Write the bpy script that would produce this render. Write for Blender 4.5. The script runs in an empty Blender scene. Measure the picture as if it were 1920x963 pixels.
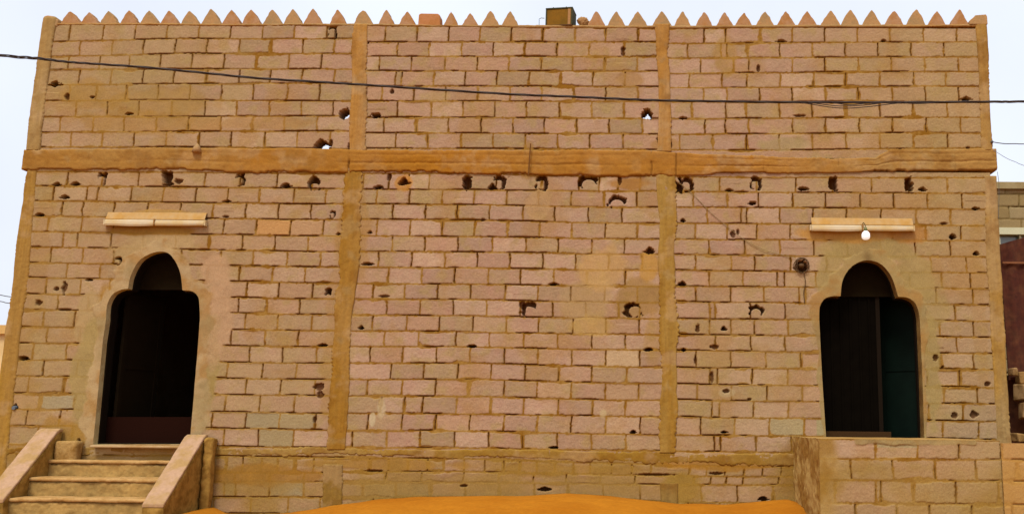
import bpy, math
import numpy as np
from mathutils import Matrix, Vector

# ---------------------------------------------------------------- camera, world, sun, exposure
SC = bpy.context.scene
FPX, PCX, PCY = 1650.0, 1200.0, 525.36
PITCH, YAW, ROLL, DIST, EYE = 0.1624, -0.0137, 0.0108, 10.6549, 1.6

def ray(u, v):
    u = u - PCX; v = v - PCY
    c, s = math.cos(ROLL), math.sin(ROLL)
    u, v = c*u + s*v, -s*u + c*v
    return turn(u/FPX, 1.0, -v/FPX)

def turn(x, y, z):
    c, s = math.cos(PITCH), math.sin(PITCH); y, z = c*y - s*z, s*y + c*z
    c, s = math.cos(YAW), math.sin(YAW); x, y = c*x + s*y, -s*x + c*y
    return x, y, z

def at(u, v, Y=0.0):
    """world X, Z of a measured spot on the upright plane at distance Y behind the wall face"""
    x, y, z = ray(u, v)
    k = (DIST + Y)/y
    return x*k, EYE + z*k

cam = bpy.data.cameras.new('camera'); camo = bpy.data.objects.new('camera', cam)
SC.collection.objects.link(camo); SC.camera = camo
cr, sr = math.cos(ROLL), math.sin(ROLL)
# image right (u+) and image up (v-) directions
right = Vector(turn(cr, 0, sr)); up = Vector(turn(-sr, 0, cr)); fwd = Vector(turn(0, 1, 0))
M = Matrix((right, up, -fwd)).transposed().to_4x4(); M.translation = Vector((0, -DIST, EYE))
camo.matrix_world = M
cam.sensor_width = 36.0; cam.sensor_fit = 'HORIZONTAL'; cam.lens = 36.0*FPX/1920.0
cam.shift_x = -(PCX - 960.0)/1920.0; cam.shift_y = (PCY - 481.5)/1920.0
cam.clip_start = 0.1; cam.clip_end = 2000.0

EXPOSURE = 1.15
world = bpy.data.worlds.new('World'); SC.world = world; world.use_nodes = True
nt = world.node_tree; nt.nodes.clear()
sky = nt.nodes.new('ShaderNodeTexSky'); sky.sky_type = 'NISHITA'; sky.sun_disc = False
SUN_EL, SUN_ROT = math.radians(58), math.radians(200)      # behind and above the photographer
sky.sun_elevation = SUN_EL; sky.sun_rotation = SUN_ROT
sky.air_density = 1.0; sky.dust_density = 6.0; sky.ozone_density = 1.0; sky.altitude = 0
ov = nt.nodes.new('ShaderNodeMix'); ov.data_type = 'RGBA'; ov.inputs[0].default_value = 0.85
cn = nt.nodes.new('ShaderNodeTexNoise'); cn.inputs['Scale'].default_value = 2.2; cn.inputs['Detail'].default_value = 5
cm_ = nt.nodes.new('ShaderNodeMapRange'); cm_.inputs[1].default_value = .3; cm_.inputs[2].default_value = .7; cm_.inputs[3].default_value = .90; cm_.inputs[4].default_value = 1.08
cv = nt.nodes.new('ShaderNodeVectorMath'); cv.operation = 'SCALE'; cv.inputs[0].default_value = (4.40, 4.62, 5.2)     # overcast veil with soft thin cloud
nt.links.new(cn.outputs[0], cm_.inputs[0]); nt.links.new(cm_.outputs[0], cv.inputs['Scale']); nt.links.new(cv.outputs[0], ov.inputs[7])
bg = nt.nodes.new('ShaderNodeBackground'); bg.inputs[1].default_value = 0.10
out = nt.nodes.new('ShaderNodeOutputWorld')
nt.links.new(sky.outputs[0], ov.inputs[6]); nt.links.new(ov.outputs[2], bg.inputs[0]); nt.links.new(bg.outputs[0], out.inputs[0])
sun = bpy.data.lights.new('sun', 'SUN'); sun.energy = 1.3; sun.angle = math.radians(16); sun.color = (1.0, 0.97, 0.92)
suno = bpy.data.objects.new('sun', sun); SC.collection.objects.link(suno)
sd = Vector((math.sin(SUN_ROT)*math.cos(SUN_EL), math.cos(SUN_ROT)*math.cos(SUN_EL), math.sin(SUN_EL)))
suno.rotation_euler = sd.to_track_quat('Z', 'Y').to_euler()
SC.view_settings.view_transform = 'Standard'; SC.view_settings.look = 'None'
SC.view_settings.exposure = EXPOSURE; SC.view_settings.gamma = 1.0; SC.view_settings.use_curve_mapping = False
SC.cycles.max_bounces = 5; SC.cycles.diffuse_bounces = 3

# ---------------------------------------------------------------- helpers
STEP = 0.0075
COL = SC.collection
rng = np.random.default_rng(7)
GAIN = np.array([.73, .845, .91])

def alb(r, g, b, k=1.0):
    c = np.array([r, g, b], float)/255
    c = np.where(c <= .04045, c/12.92, ((c + .055)/1.055)**2.4)
    return np.minimum(c*GAIN*k, .85)

def hsh(ix, iy, seed):
    h = (ix.astype(np.int64)*374761393 + iy.astype(np.int64)*668265263 + seed*1442695041) & 0xffffffff
    h = ((h ^ (h >> 13))*1274126177) & 0xffffffff
    h = ((h ^ (h >> 16))*2246822519) & 0xffffffff
    return ((h ^ (h >> 15)) & 0xffffff)/float(0xffffff)

def vn(x, y, sc, seed=0):
    """value noise, -1..1"""
    x = np.asarray(x, float)*sc; y = np.asarray(y, float)*sc
    ix = np.floor(x); iy = np.floor(y); fx = x - ix; fy = y - iy
    fx = fx*fx*(3 - 2*fx); fy = fy*fy*(3 - 2*fy)
    a = hsh(ix, iy, seed); b = hsh(ix+1, iy, seed); c = hsh(ix, iy+1, seed); d = hsh(ix+1, iy+1, seed)
    return ((a*(1-fx)+b*fx)*(1-fy) + (c*(1-fx)+d*fx)*fy)*2 - 1

def fbm(x, y, sc, seed=0, o=3):
    t = 0; a = 1.0; n = 0
    for k in range(o):
        t = t + a*vn(x, y, sc*2.03**k, seed+17*k); n += a; a *= .55
    return t/n

def sst(a, b, x):
    t = np.clip((x-a)/(b-a), 0, 1); return t*t*(3-2*t)

def mix(c0, c1, t):
    t = np.asarray(t)[..., None]; return c0*(1-t) + c1*t

def poly_sdf(px, pz, poly):
    """signed distance (negative inside) and nearest point for arrays of points"""
    poly = np.asarray(poly, float); n = len(poly)
    best = np.full(px.shape, 1e9); nx = np.zeros_like(px); nz = np.zeros_like(px); ins = np.zeros(px.shape, bool)
    for i in range(n):
        ax, az = poly[i]; bx, bz = poly[(i+1) % n]
        ex, ez = bx-ax, bz-az; L = ex*ex+ez*ez
        if L < 1e-12: continue
        t = np.clip(((px-ax)*ex + (pz-az)*ez)/L, 0, 1)
        qx = ax+t*ex; qz = az+t*ez; d = (px-qx)**2+(pz-qz)**2
        m = d < best; best = np.where(m, d, best); nx = np.where(m, qx, nx); nz = np.where(m, qz, nz)
        c = ((az > pz) != (bz > pz)) & (px < ex*(pz-az)/(ez if ez else 1e-9)+ax)
        ins ^= c
    d = np.sqrt(best)
    return np.where(ins, -d, d), nx, nz

MATS = {}
def material(name, base=(.5, .5, .5), rough=.9, metal=0.0, vcol=False, grain=.10, gscale=70, bump=.15, spec=.3, blotch=0.0, c2=None, bscale=3.0, emit=None):
    m = bpy.data.materials.new(name); m.use_nodes = True; t = m.node_tree; N = t.nodes; p = N['Principled BSDF']
    p.inputs['Roughness'].default_value = rough; p.inputs['Metallic'].default_value = metal
    p.inputs['Specular IOR Level'].default_value = spec
    tc = N.new('ShaderNodeTexCoord')
    if vcol:
        a = N.new('ShaderNodeAttribute'); a.attribute_name = 'tone'; src = a.outputs['Color']
    else:
        a = N.new('ShaderNodeRGB'); a.outputs[0].default_value = (*base, 1); src = a.outputs[0]
    if c2 is not None:
        n2 = N.new('ShaderNodeTexNoise'); n2.inputs['Scale'].default_value = bscale; n2.inputs['Detail'].default_value = 6
        n2.inputs['Roughness'].default_value = .65
        t.links.new(tc.outputs['Object'], n2.inputs['Vector'])
        r = N.new('ShaderNodeValToRGB'); r.color_ramp.elements[0].position = .42; r.color_ramp.elements[1].position = .62
        t.links.new(n2.outputs[0], r.inputs[0])
        mx = N.new('ShaderNodeMix'); mx.data_type = 'RGBA'; mx.inputs[7].default_value = (*c2, 1)
        t.links.new(r.outputs[0], mx.inputs[0]); t.links.new(src, mx.inputs[6]); src = mx.outputs[2]
    n = N.new('ShaderNodeTexNoise'); n.inputs['Scale'].default_value = gscale; n.inputs['Detail'].default_value = 4
    t.links.new(tc.outputs['Object'], n.inputs['Vector'])
    mr = N.new('ShaderNodeMapRange'); mr.inputs[1].default_value = .25; mr.inputs[2].default_value = .75
    mr.inputs[3].default_value = 1-grain; mr.inputs[4].default_value = 1+grain
    t.links.new(n.outputs[0], mr.inputs[0])
    mu = N.new('ShaderNodeVectorMath'); mu.operation = 'SCALE'
    t.links.new(src, mu.inputs[0]); t.links.new(mr.outputs[0], mu.inputs['Scale'])
    t.links.new(mu.outputs[0], p.inputs['Base Color'])
    if bump:
        b = N.new('ShaderNodeBump'); b.inputs['Strength'].default_value = bump; b.inputs['Distance'].default_value = .01
        t.links.new(n.outputs[0], b.inputs['Height']); t.links.new(b.outputs[0], p.inputs['Normal'])
    if emit:
        p.inputs['Emission Color'].default_value = (*emit[:3], 1); p.inputs['Emission Strength'].default_value = emit[3]
    return m

def link(name, me, mat=None, parent=None):
    o = bpy.data.objects.new(name, me); COL.objects.link(o)
    if mat is not None and me is not None: me.materials.append(mat)
    if parent is not None: o.parent = parent
    return o

def tag(o, label=None, cat=None, group=None, kind=None):
    if label: o['label'] = label
    if cat: o['category'] = cat; o['kind'] = 'thing'
    if group: o['group'] = group
    if kind: o['kind'] = kind
    return o

def empty(name, loc, label, cat, group=None):
    o = bpy.data.objects.new(name, None); COL.objects.link(o); o.location = loc; o.empty_display_size = .2
    bpy.context.view_layer.update()
    return tag(o, label, cat, group)

def fast_mesh(name, co, quads, tone=None, smooth=True):
    me = bpy.data.meshes.new(name)
    co = np.ascontiguousarray(co, np.float32); quads = np.ascontiguousarray(quads, np.int32)
    me.vertices.add(len(co)); me.vertices.foreach_set('co', co.ravel())
    me.loops.add(quads.size); me.loops.foreach_set('vertex_index', quads.ravel())
    me.polygons.add(len(quads)); me.polygons.foreach_set('loop_start', np.arange(len(quads), dtype=np.int32)*4)
    me.update(calc_edges=True)
    me.polygons.foreach_set('use_smooth', np.full(len(quads), smooth)); 
    if tone is not None:
        a = me.attributes.new('tone', 'FLOAT_COLOR', 'POINT')
        rgba = np.ones((len(co), 4), np.float32); rgba[:, :3] = tone
        a.data.foreach_set('color', rgba.ravel())
    me.validate()
    return me

class G:
    """collects shapes into one mesh; parent offset is subtracted so that an Empty's place is its thing's base"""
    def __init__(s): s.v = []; s.f = []
    def add(s, vs, fs):
        n = len(s.v); s.v += [tuple(map(float, p)) for p in vs]; s.f += [tuple(i+n for i in f) for f in fs]; return s
    def box(s, x0, x1, y0, y1, z0, z1, wob=0.0):
        P = [(x, y, z) for x in (x0, x1) for y in (y0, y1) for z in (z0, z1)]
        if wob: P = [tuple(c + rng.uniform(-wob, wob) for c in p) for p in P]
        return s.add(P, [(0, 1, 3, 2), (4, 6, 7, 5), (0, 4, 5, 1), (2, 3, 7, 6), (0, 2, 6, 4), (1, 5, 7, 3)])
    def prism_y(s, pts, y0, y1):
        """outline in X,Z given thickness along Y"""
        n = len(pts)
        vs = [(x, y0, z) for x, z in pts] + [(x, y1, z) for x, z in pts]
        fs = [tuple(range(n)), tuple(range(2*n-1, n-1, -1))] + [(i, i+n, (i+1) % n+n, (i+1) % n) for i in range(n)]
        return s.add(vs, fs)
    def prism_x(s, pts, x0, x1):
        n = len(pts)
        vs = [(x0, y, z) for y, z in pts] + [(x1, y, z) for y, z in pts]
        fs = [tuple(range(n)), tuple(range(2*n-1, n-1, -1))] + [(i, i+n, (i+1) % n+n, (i+1) % n) for i in range(n)]
        return s.add(vs, fs)
    def tube(s, pts, r, n=8, caps=True):
        pts = [Vector(p) for p in pts]; rr = r if hasattr(r, '__len__') else [r]*len(pts)
        base = len(s.v); prev = None
        for i, p in enumerate(pts):
            d = (pts[min(i+1, len(pts)-1)] - pts[max(i-1, 0)]).normalized()
            a = prev if prev is not None else (Vector((0, 0, 1)) if abs(d.z) < .9 else Vector((1, 0, 0)))
            e = (a - d*a.dot(d)).normalized(); prev = e; g = d.cross(e)
            for k in range(n):
                t = 2*math.pi*k/n; q = p + (e*math.cos(t) + g*math.sin(t))*rr[i]; s.v.append(tuple(q))
        for i in range(len(pts)-1):
            for k in range(n):
                a = base+i*n+k; b = base+i*n+(k+1) % n; s.f.append((a, b, b+n, a+n))
        if caps:
            s.f.append(tuple(base+k for k in reversed(range(n)))); e = base+(len(pts)-1)*n; s.f.append(tuple(e+k for k in range(n)))
        return s
    def lathe(s, prof, cx, cy, cz, n=24, axis='z'):
        base = len(s.v)
        for r, h in prof:
            for k in range(n):
                t = 2*math.pi*k/n; s.v.append((cx+r*math.cos(t), cy+r*math.sin(t), cz+h))
        for i in range(len(prof)-1):
            for k in range(n):
                a = base+i*n+k; b = base+i*n+(k+1) % n; s.f.append((a, b, b+n, a+n))
        return s
    def build(s, name, mat, parent=None, bevel=0.0, smooth=False, seg=2, origin=None):
        o0 = parent_origin(parent) if origin is None else Vector(origin)
        me = bpy.data.meshes.new(name); me.from_pydata([(x-o0.x, y-o0.y, z-o0.z) for x, y, z in s.v], [], s.f); me.update()
        import bmesh
        b = bmesh.new(); b.from_mesh(me); bmesh.ops.recalc_face_normals(b, faces=b.faces); b.to_mesh(me); b.free()
        o = link(name, me, mat, parent)
        if origin is not None and parent is None: o.location = origin
        if smooth: me.polygons.foreach_set('use_smooth', [True]*len(me.polygons))
        if bevel:
            m = o.modifiers.new('bevel', 'BEVEL'); m.width = bevel; m.segments = seg; m.limit_method = 'ANGLE'
        return o

def parent_origin(p):
    v = Vector((0, 0, 0))
    while p is not None:
        v += Vector(p.location); p = p.parent
    return v

# ---------------------------------------------------------------- masonry measured course by course
def zl(x, y): return at(x, y)[1]
def xl_(x, y): return at(x, y)[0]

class Panel:
    """courses of blocks: bounds = rows of y values at the columns cols; joints = one list per course"""
    def __init__(s, cols, bounds, joints, seed):
        ycentre = bounds[len(bounds)//2][0]
        s.bx = []; s.bz = []
        for row in bounds:
            P = [at(c, y) for c, y in zip(cols, row)]
            s.bx.append([p[0] for p in P]); s.bz.append([p[1] for p in P])
        s.jx = []
        for k, js in enumerate(joints):
            out = []
            for j in js:
                ym = (np.interp(j, cols, bounds[k]) + np.interp(j, cols, bounds[k+1]))/2
                out.append(at(j, ym)[0])
            s.jx.append(sorted(out))
        s.seed = seed; s.n = len(joints)
    def field(s, X, Z):
        """returns dz to bed joint (signed +above), dx to head joint, course, index"""
        nb = len(s.bx)
        row = np.full(X.shape, 0); zt = np.full(X.shape, 1e3); zb = np.full(X.shape, -1e3)
        B = [np.interp(X, s.bx[k], s.bz[k]) for k in range(nb)]
        for k in range(nb-1):
            m = (Z <= B[k]) & (Z > B[k+1])
            row[m] = k; zt[m] = B[k][m]; zb[m] = B[k+1][m]
        m = Z > B[0]; row[m] = -1; zb[m] = B[0][m]
        m = Z <= B[-1]; row[m] = nb-1; zt[m] = B[-1][m]
        dxv = np.full(X.shape, 1.0); idx = np.zeros(X.shape, int)
        for k in range(min(s.n, nb-1)):
            m = row == k
            if not m.any() or not s.jx[k]: continue
            j = np.array(s.jx[k]); x = X[m] + .006*vn(Z[m], X[m]*0+k, 12, 5) ; i = np.searchsorted(j, x)
            d = np.minimum(np.abs(x - j[np.clip(i-1, 0, len(j)-1)]), np.abs(x - j[np.clip(i, 0, len(j)-1)]))
            dxv[m] = d; idx[m] = i
        return zt-Z, Z-zb, dxv, row, idx

def sub(a, b, n, off=0.0):
    """n evenly spaced joints between a and b"""
    return [a+(b-a)*(i+1)/(n+1) for i in range(n)]

U1 = Panel([100, 333, 630], [[45,47,47],[79,73,73],[107,101,101],[131,130,130],[159,158,156],[189,188,190],[219,219,218],[248,247,246],[276,276,279]],
 [[131,194,254,313.5,373,432,492.6,552.5,613],[150,210,269,328.5,388,449,508,568,627],[128,187,243,301,360,420.5,481,541.5,603],
  [148,208,268,326,387,449,506.6,566.4,627],[130,181,236,296,356,415.5,475,539,599],[143,201,260,322,384,444,505,565,624.6],
  [113,174.5,233,293,353,414,474,533,594.7],[133,192,251,311.5,373,433,496,557,619]], 11)
U2 = Panel([700, 960, 1220], [[48,50,52],[79,79,79],[106,106,107],[133.5,133.5,134],[162,162,163],[190,190,190],[220.5,220.5,222],[249.5,250,251],[278,279,280]],
 [[722.7,782.5,841.7,900.5,958.7,1018,1078.7,1136,1196.7],[745,804.8,865.6,924.8,984,1044.8,1104.6,1170],[711.7,771.5,834.7,895.6,954.4,1014.9,1074,1134.5,1195],
  [741,752.6,813.4,872,932,991.6,1051.4,1112,1172],[716,776,835.7,895.6,956,1015.9,1076.4,1136,1196],[745,808.5,868,927.8,987,1049,1109.6,1170],
  [719.4,780.9,840.7,902,961.7,1020.8,1081.3,1142,1204],[741.6,802.5,864.6,924.5,985,1045.8,1106,1168.4]], 12)
U3 = Panel([1260, 1400, 1700, 1840], [[53,52,50,50],[82,81,79,79],[110,109,107,107],[138.6,137,134.6,135],[165.5,164,162,162],[191,191,191,191],[223.4,222,220,220],[252,251,249,250],[281,282,279,277]],
 [[1320.7,1361,1426,1486,1547,1608,1669,1732,1794],[1289,1352,1363,1401,1462,1523,1585,1646,1708.6,1769.8],[1314,1375.6,1403.8,1486,1547,1610,1671.7,1734,1797],
  [1292.4,1354,1400.5,1463,1525.4,1585.3,1649.4,1712.6,1773.4],[1319,1363,1424.4,1485.5,1548,1609.5,1672.7,1734.9,1798],
  [1297.4,1361,1398.8,1461.6,1523,1586,1650,1712.6,1776.4],[1322,1360,1403.8,1485.9,1548,1611,1673.7,1736.9,1801],
  [1274.8,1337,1399.8,1461.6,1523,1586,1650,1712.6,1777]], 13)
L1 = Panel([60, 100, 545, 650], [[322,322,325,325],[348,349,353,354],[376,377,382,383],[405,405.8,411.4,412],[434,434.7,442,442],[463,463.6,471,472],[492,493,499.5,501],
  [520,521,529.4,531],[551,551.7,559.4,560],[581,581,588.6,590],[613,613,619,620],[643,643,649.4,650],[674.6,674.6,680,681],[705,705.4,710.4,711],[737,737.3,740.6,742],
  [767,767.5,773.5,775],[797.7,797.7,804.4,806],[833,833,838,839],[850,852,856,858],[880,882,886,886],[900,903,903,903],[930,933,931,933],[962,963,962,963],[993,994,994,995]],
 [[126,191,259,313,384,450,519,586],[100,163,183,246,306,367,427,486.6,550.8,611],[116,154.6,213,276,337.5,399,460.5,521.6,583],[90,153,213,275,337,419,481,544.8,606.3],
  [118,144.6,208,267.6,329,392,454,515,577.4],[95,154.6,213,275,340,414,474,538,601],[126,188,230,330,390,449,511.6,573],[86,150,205,400,462,521.6,585.7],
  [108,165,385,447,500,561.4],[81.4,140,398,460,520.6,584.7],[88,150,372,433,496.6,559],[62,124,405,468,530,594],[81.5,145,426,492,555.5],[53,119,397.5,461,526,590],
  [75.5,140,422.7,486.7,552],[50,112,175,397.5,461,524.6,591.7],[70,135,419,484,549.8],[],
  [30,60,90,425,455,490,520,553,588],[20,70,120,440,505,570],[40,100,150,420,441,503.5,569],[10,75,140,400,470,540,600],[40,105,435,500,565]], 14)
L2 = Panel([655, 900, 1093, 1240], [[325,325,330,331],[355,356,358,359],[383,384,388,389],[411,413,417.4,419],[442,443.7,447,448],[471,472.3,476,477],[500,502,506,507],
  [531,532.8,536,537],[560,561.7,566,567],[590,592,596,597],[620,621.9,626,627],[649,650,655,656],[680,680.5,686.3,688],[711,711,717,719],[742,743,749,750],[774,776,779,781],
  [806,807.7,812.8,815],[838,839.6,843,845],[857,860,866,870],[883,884,888,891],[903,904,906,908],[932,933,934,938],[962,963,965,968],[994,995,996,998]],
 [[681,729,766,804,874,930,1016,1085,1123,1159,1200],[707,767.6,829,889.6,950.4,1010,1071,1133,1194],[736,797.5,857,918,980,1040,1103,1166],[707,768.6,829,889.6,952,1011.5,1072,1134.5,1195],
  [735,796,858,923,985.6,1046.4,1109,1170.4],[709,771.6,833.4,894.6,956,1018,1078.7,1141,1204],[729,791.5,853,916,976.6,1038.8,1101,1172.8],[699,758.6,819.8,882,947,1008,1069.7,1133,1195],
  [725,786.8,849.7,912,975,1036.5,1098,1159.5,1199],[698.7,762.6,824,887,949.4,1010,1074.7,1136,1199],[721,785,855,918,982,1046,1110,1173],[694,755,818.8,881.5,946,1008.6,1072.4,1136,1199.9],
  [733,795,859,921,985,1047.9,1110,1174.7],[688.7,753.4,816.5,879,944.6,1007,1070.7,1134.4,1197],[714.8,758,792.6,855.7,920,981.8,1046.5,1111,1173],
  [690,754.4,817,880.9,945,1007.6,1071.7,1136,1200.9],[660.5,724.9,787,852.4,916,980,1044.5,1108.6,1173],[],
  [693,729,765,802,833,871,909,945,975,1007,1040,1075.7,1106.6,1147,1184.7,1220.6],[723,790,869,935,1000,1062,1125,1190],[680,741,807,872.5,936,1002,1065.7,1131,1200],[700,770,840,910,980,1045,1110,1180],[]], 15)
L3 = Panel([1270, 1325, 1510, 1805, 1870], [[331,332,333,333,333],[359,360,361,362.5,363],[388,389,389.5,392.5,393],[418,419,420,423,424],[448,449,449.5,451,452],[477,477.5,480,481,482],
  [506,507,509,511,512],[536,536.5,538,541,542],[565,566,568,571,572],[596,597.6,599,601,602],[626,627.5,629,631,632],[656,657,660,662,663],[688,689.6,690.5,692,693],[719,720.5,722,725.5,727],
  [749,750,752,756.4,758],[781,782.6,783.5,789,790],[815,816,817,822,824],[845,846.3,848,853,855],[872,873,875,878,880],[891,892,893,896,897],[908,908,909,911,912],[940,941,943,945,946],[970,971,973,975,976],[1000,1001,1003,1005,1006]],
 [[1297,1349,1418,1491.5,1561,1633.5,1705,1775.8],[1299.8,1364,1422,1486.5,1548,1613,1676,1739,1804],[1325.7,1389,1399.5,1461.6,1523.8,1587,1652,1717.6,1781.8],[1304,1364,1418.8,1481.6,1545,1610,1673,1736,1802],
  [1329,1396,1461.6,1525.8,1588,1651,1715.3,1781.8],[1304,1371,1415,1482,1549.7,1745,1812],[1330.7,1393.8,1458,1471.6,1530,1706,1766,1820],[1304.7,1369.6,1432,1498,1510,1755,1824],
  [1330.7,1340.7,1407,1471.6,1725,1790],[1330.7,1371,1415,1478,1762.5,1825.6],[1342,1407.8,1471.9,1735,1794],[1305.5,1371,1436,1502,1765,1825.8],[1332,1345.8,1411,1477,1740,1800],
  [1306.5,1371,1438,1503.7,1770,1832.5],[1335,1349,1412.9,1478.6,1742,1805.6],[1314,1377.6,1443,1508.8,1768.7,1835.8],[1339,1350.8,1416.9,1483.6,1745,1810],[],
  [1292,1325,1360,1395,1430,1465],[1300,1333,1362,1393,1460],[1314,1382.7,1450,1515],[1290,1350,1415],[]], 16)

# openings (outlines on the wall face)
def curve_pts(P, n=6):
    """Catmull-Rom through the points, closed off straight at the ends"""
    out = []
    P = [np.array(p, float) for p in P]
    for i in range(len(P)-1):
        p0 = P[max(i-1, 0)]; p1 = P[i]; p2 = P[i+1]; p3 = P[min(i+2, len(P)-1)]
        for k in range(n):
            t = k/n; out.append(.5*((2*p1)+(-p0+p2)*t+(2*p0-5*p1+4*p2-p3)*t*t+(-p0+3*p1-3*p2+p3)*t**3))
    out.append(P[-1]); return out
D1px = [(175,832),(193,640)] + curve_pts([(199,600),(201,572),(211,552),(227,543),(240,541)], 4) + curve_pts([(240.5,540),(246,515),(263,487),(290,473),(315,474),(332,495),(340,520),(342,543)], 5) \
     + curve_pts([(343,544),(358,545),(369,552),(374,566),(375,600)], 4) + [(370,665),(357,820),(356,832)]
D2px = [(1549,822),(1541,700)] + curve_pts([(1536,600),(1537,575),(1546,560),(1560,555),(1575,555)], 4) + curve_pts([(1576,554),(1580,525),(1596,500),(1622,488),(1650,494),(1671,518),(1683,553)], 5) \
     + curve_pts([(1684,556),(1702,558),(1716,568),(1723,588),(1725,610)], 4) + [(1729,700),(1733,823)]
D1 = [at(u, v) for u, v in D1px]; D2 = [at(u, v) for u, v in D2px]

# irregular breaks and gaps in the blockwork: (u, v, ru, rv, kind); kind d = deep, t = right through, r = ring round a stone, s = shallow
HOLES = [(103,157,13,7,'d'),(126,181,6,7,'s'),(173,182,5,3,'s'),(242,213,8,3.5,'d'),(645,213,11,9,'t'),(704,217,8,4.5,'t'),(602,272,13,10,'t'),(1214,214,10,9,'t'),(1280,221,8,3.5,'d'),
 (1168,96,5,10,'s'),(624,60,7,13,'r'),(690,80,3,3,'s'),(1465,77,11,3.5,'d'),(1657,76,5,3,'d'),(1498,217,14,3,'s'),(1812,185,12,5,'d'),(1240,262,10,16,'s'),(1256,272,5,9,'s'),(655,275,4,8,'s'),(675,277,4,7,'s'),
 (1815,277,5,3,'s'),(1422,128,4,7,'s'),(735,172,4,5,'s'),(620,268,4,9,'s'),
 (107,345,9,5,'d'),(142,344,10,5,'d'),(191,337,7,13,'r'),(314,331,9,10,'d'),(316,344,10,5,'d'),(335,340,9,6,'s'),(449,337,9,12,'r'),(536,347,10,6,'d'),(589,336,11,9,'d'),(588,348,10,9,'r'),
 (121,369,9,5,'d'),(75,402,10,4,'d'),(426,377,8,3,'d'),(423,406,6,3,'s'),(624,402,5,7,'r'),(634,438,4,3,'d'),(221,489,6,7,'r'),(166,524,8,3,'d'),(120,540,6,13,'s'),(106,541,7,5,'s'),(72,567,8,6,'s'),(120,580,14,3,'s'),
 (710,350,10,4,'d'),(757,340,12,10,'d'),(730,333,5,9,'s'),(875,343,8,14,'d'),(936,342,14,12,'r'),(922,350,8,7,'d'),(1016,343,10,12,'r'),(1104,342,19,13,'a'),(1162,338,4,12,'s'),(1157,378,17,10,'a'),(694,435,5,4,'d'),
 (689,494,11,4,'d'),(677,613,6,5,'d'),(615,546,6,6,'d'),(604,646,9,4,'d'),(885,648,9,4,'d'),(720,555,12,3,'s'),(905,412,5,3,'s'),
 (1286,346,15,12,'r'),(1272,352,8,9,'d'),(1418,344,9,12,'r'),(1367,356,9,4,'d'),(1410,380,9,6,'d'),(1562,344,7,12,'d'),(1505,353,10,5,'d'),(1704,345,7,13,'d'),(1731,354,8,6,'d'),(1829,390,8,5,'d'),(1785,443,9,7,'d'),
 (1831,475,7,5,'d'),(1770,419,9,3,'s'),(1281,413,5,4,'d'),(1217,469,10,9,'d'),(1374,439,6,8,'s'),(1384,436,3,7,'s'),(1038,532,10,3,'d'),(1280,531,9,6,'d'),(990,580,13,13,'r'),(980,572,7,9,'s'),(1187,580,15,13,'r'),(1180,572,8,6,'d'),
 (1418,582,13,9,'a'),(1357,615,7,6,'d'),(1308,614,5,10,'s'),(1282,655,5,4,'d'),(1216,654,9,5,'d'),(1340,650,9,5,'s'),(1335,707,4,11,'s'),(1304,674,3,10,'s'),(1187,809,7,4,'d'),(1357,809,7,3,'d'),(1037,838,9,3,'d'),
 (1503,497,17,15,'d'),(42,671,13,5,'d'),(28,762,7,6,'d'),(598,725,11,10,'s'),(590,785,4,8,'s'),(1852,719,6,6,'s'),(1790,779,8,7,'s'),(1825,777,10,8,'s'),(1768,688,4,3,'s'),(1755,670,6,8,'s'),
 (1020,916,12,5,'d'),(1432,934,12,6,'d'),(1362,733,8,5,'s'),(1405,748,5,3,'s'),(870,910,8,3,'s'),(1470,945,16,5,'s'),(600,740,8,8,'s'),(147,833,4,14,'s'),(1343,887,12,3,'s'),(700,882,20,2.6,'s'),(1230,889,40,2.6,'s')]
_h = []
for (u, v, ru, rv, k) in HOLES:
    x, z = at(u, v); x2, _z = at(u+ru, v); _x, z2 = at(u, v-rv); _h.append((x, z, abs(x2-x), abs(z2-z), k))
HOLES_W = _h

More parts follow.
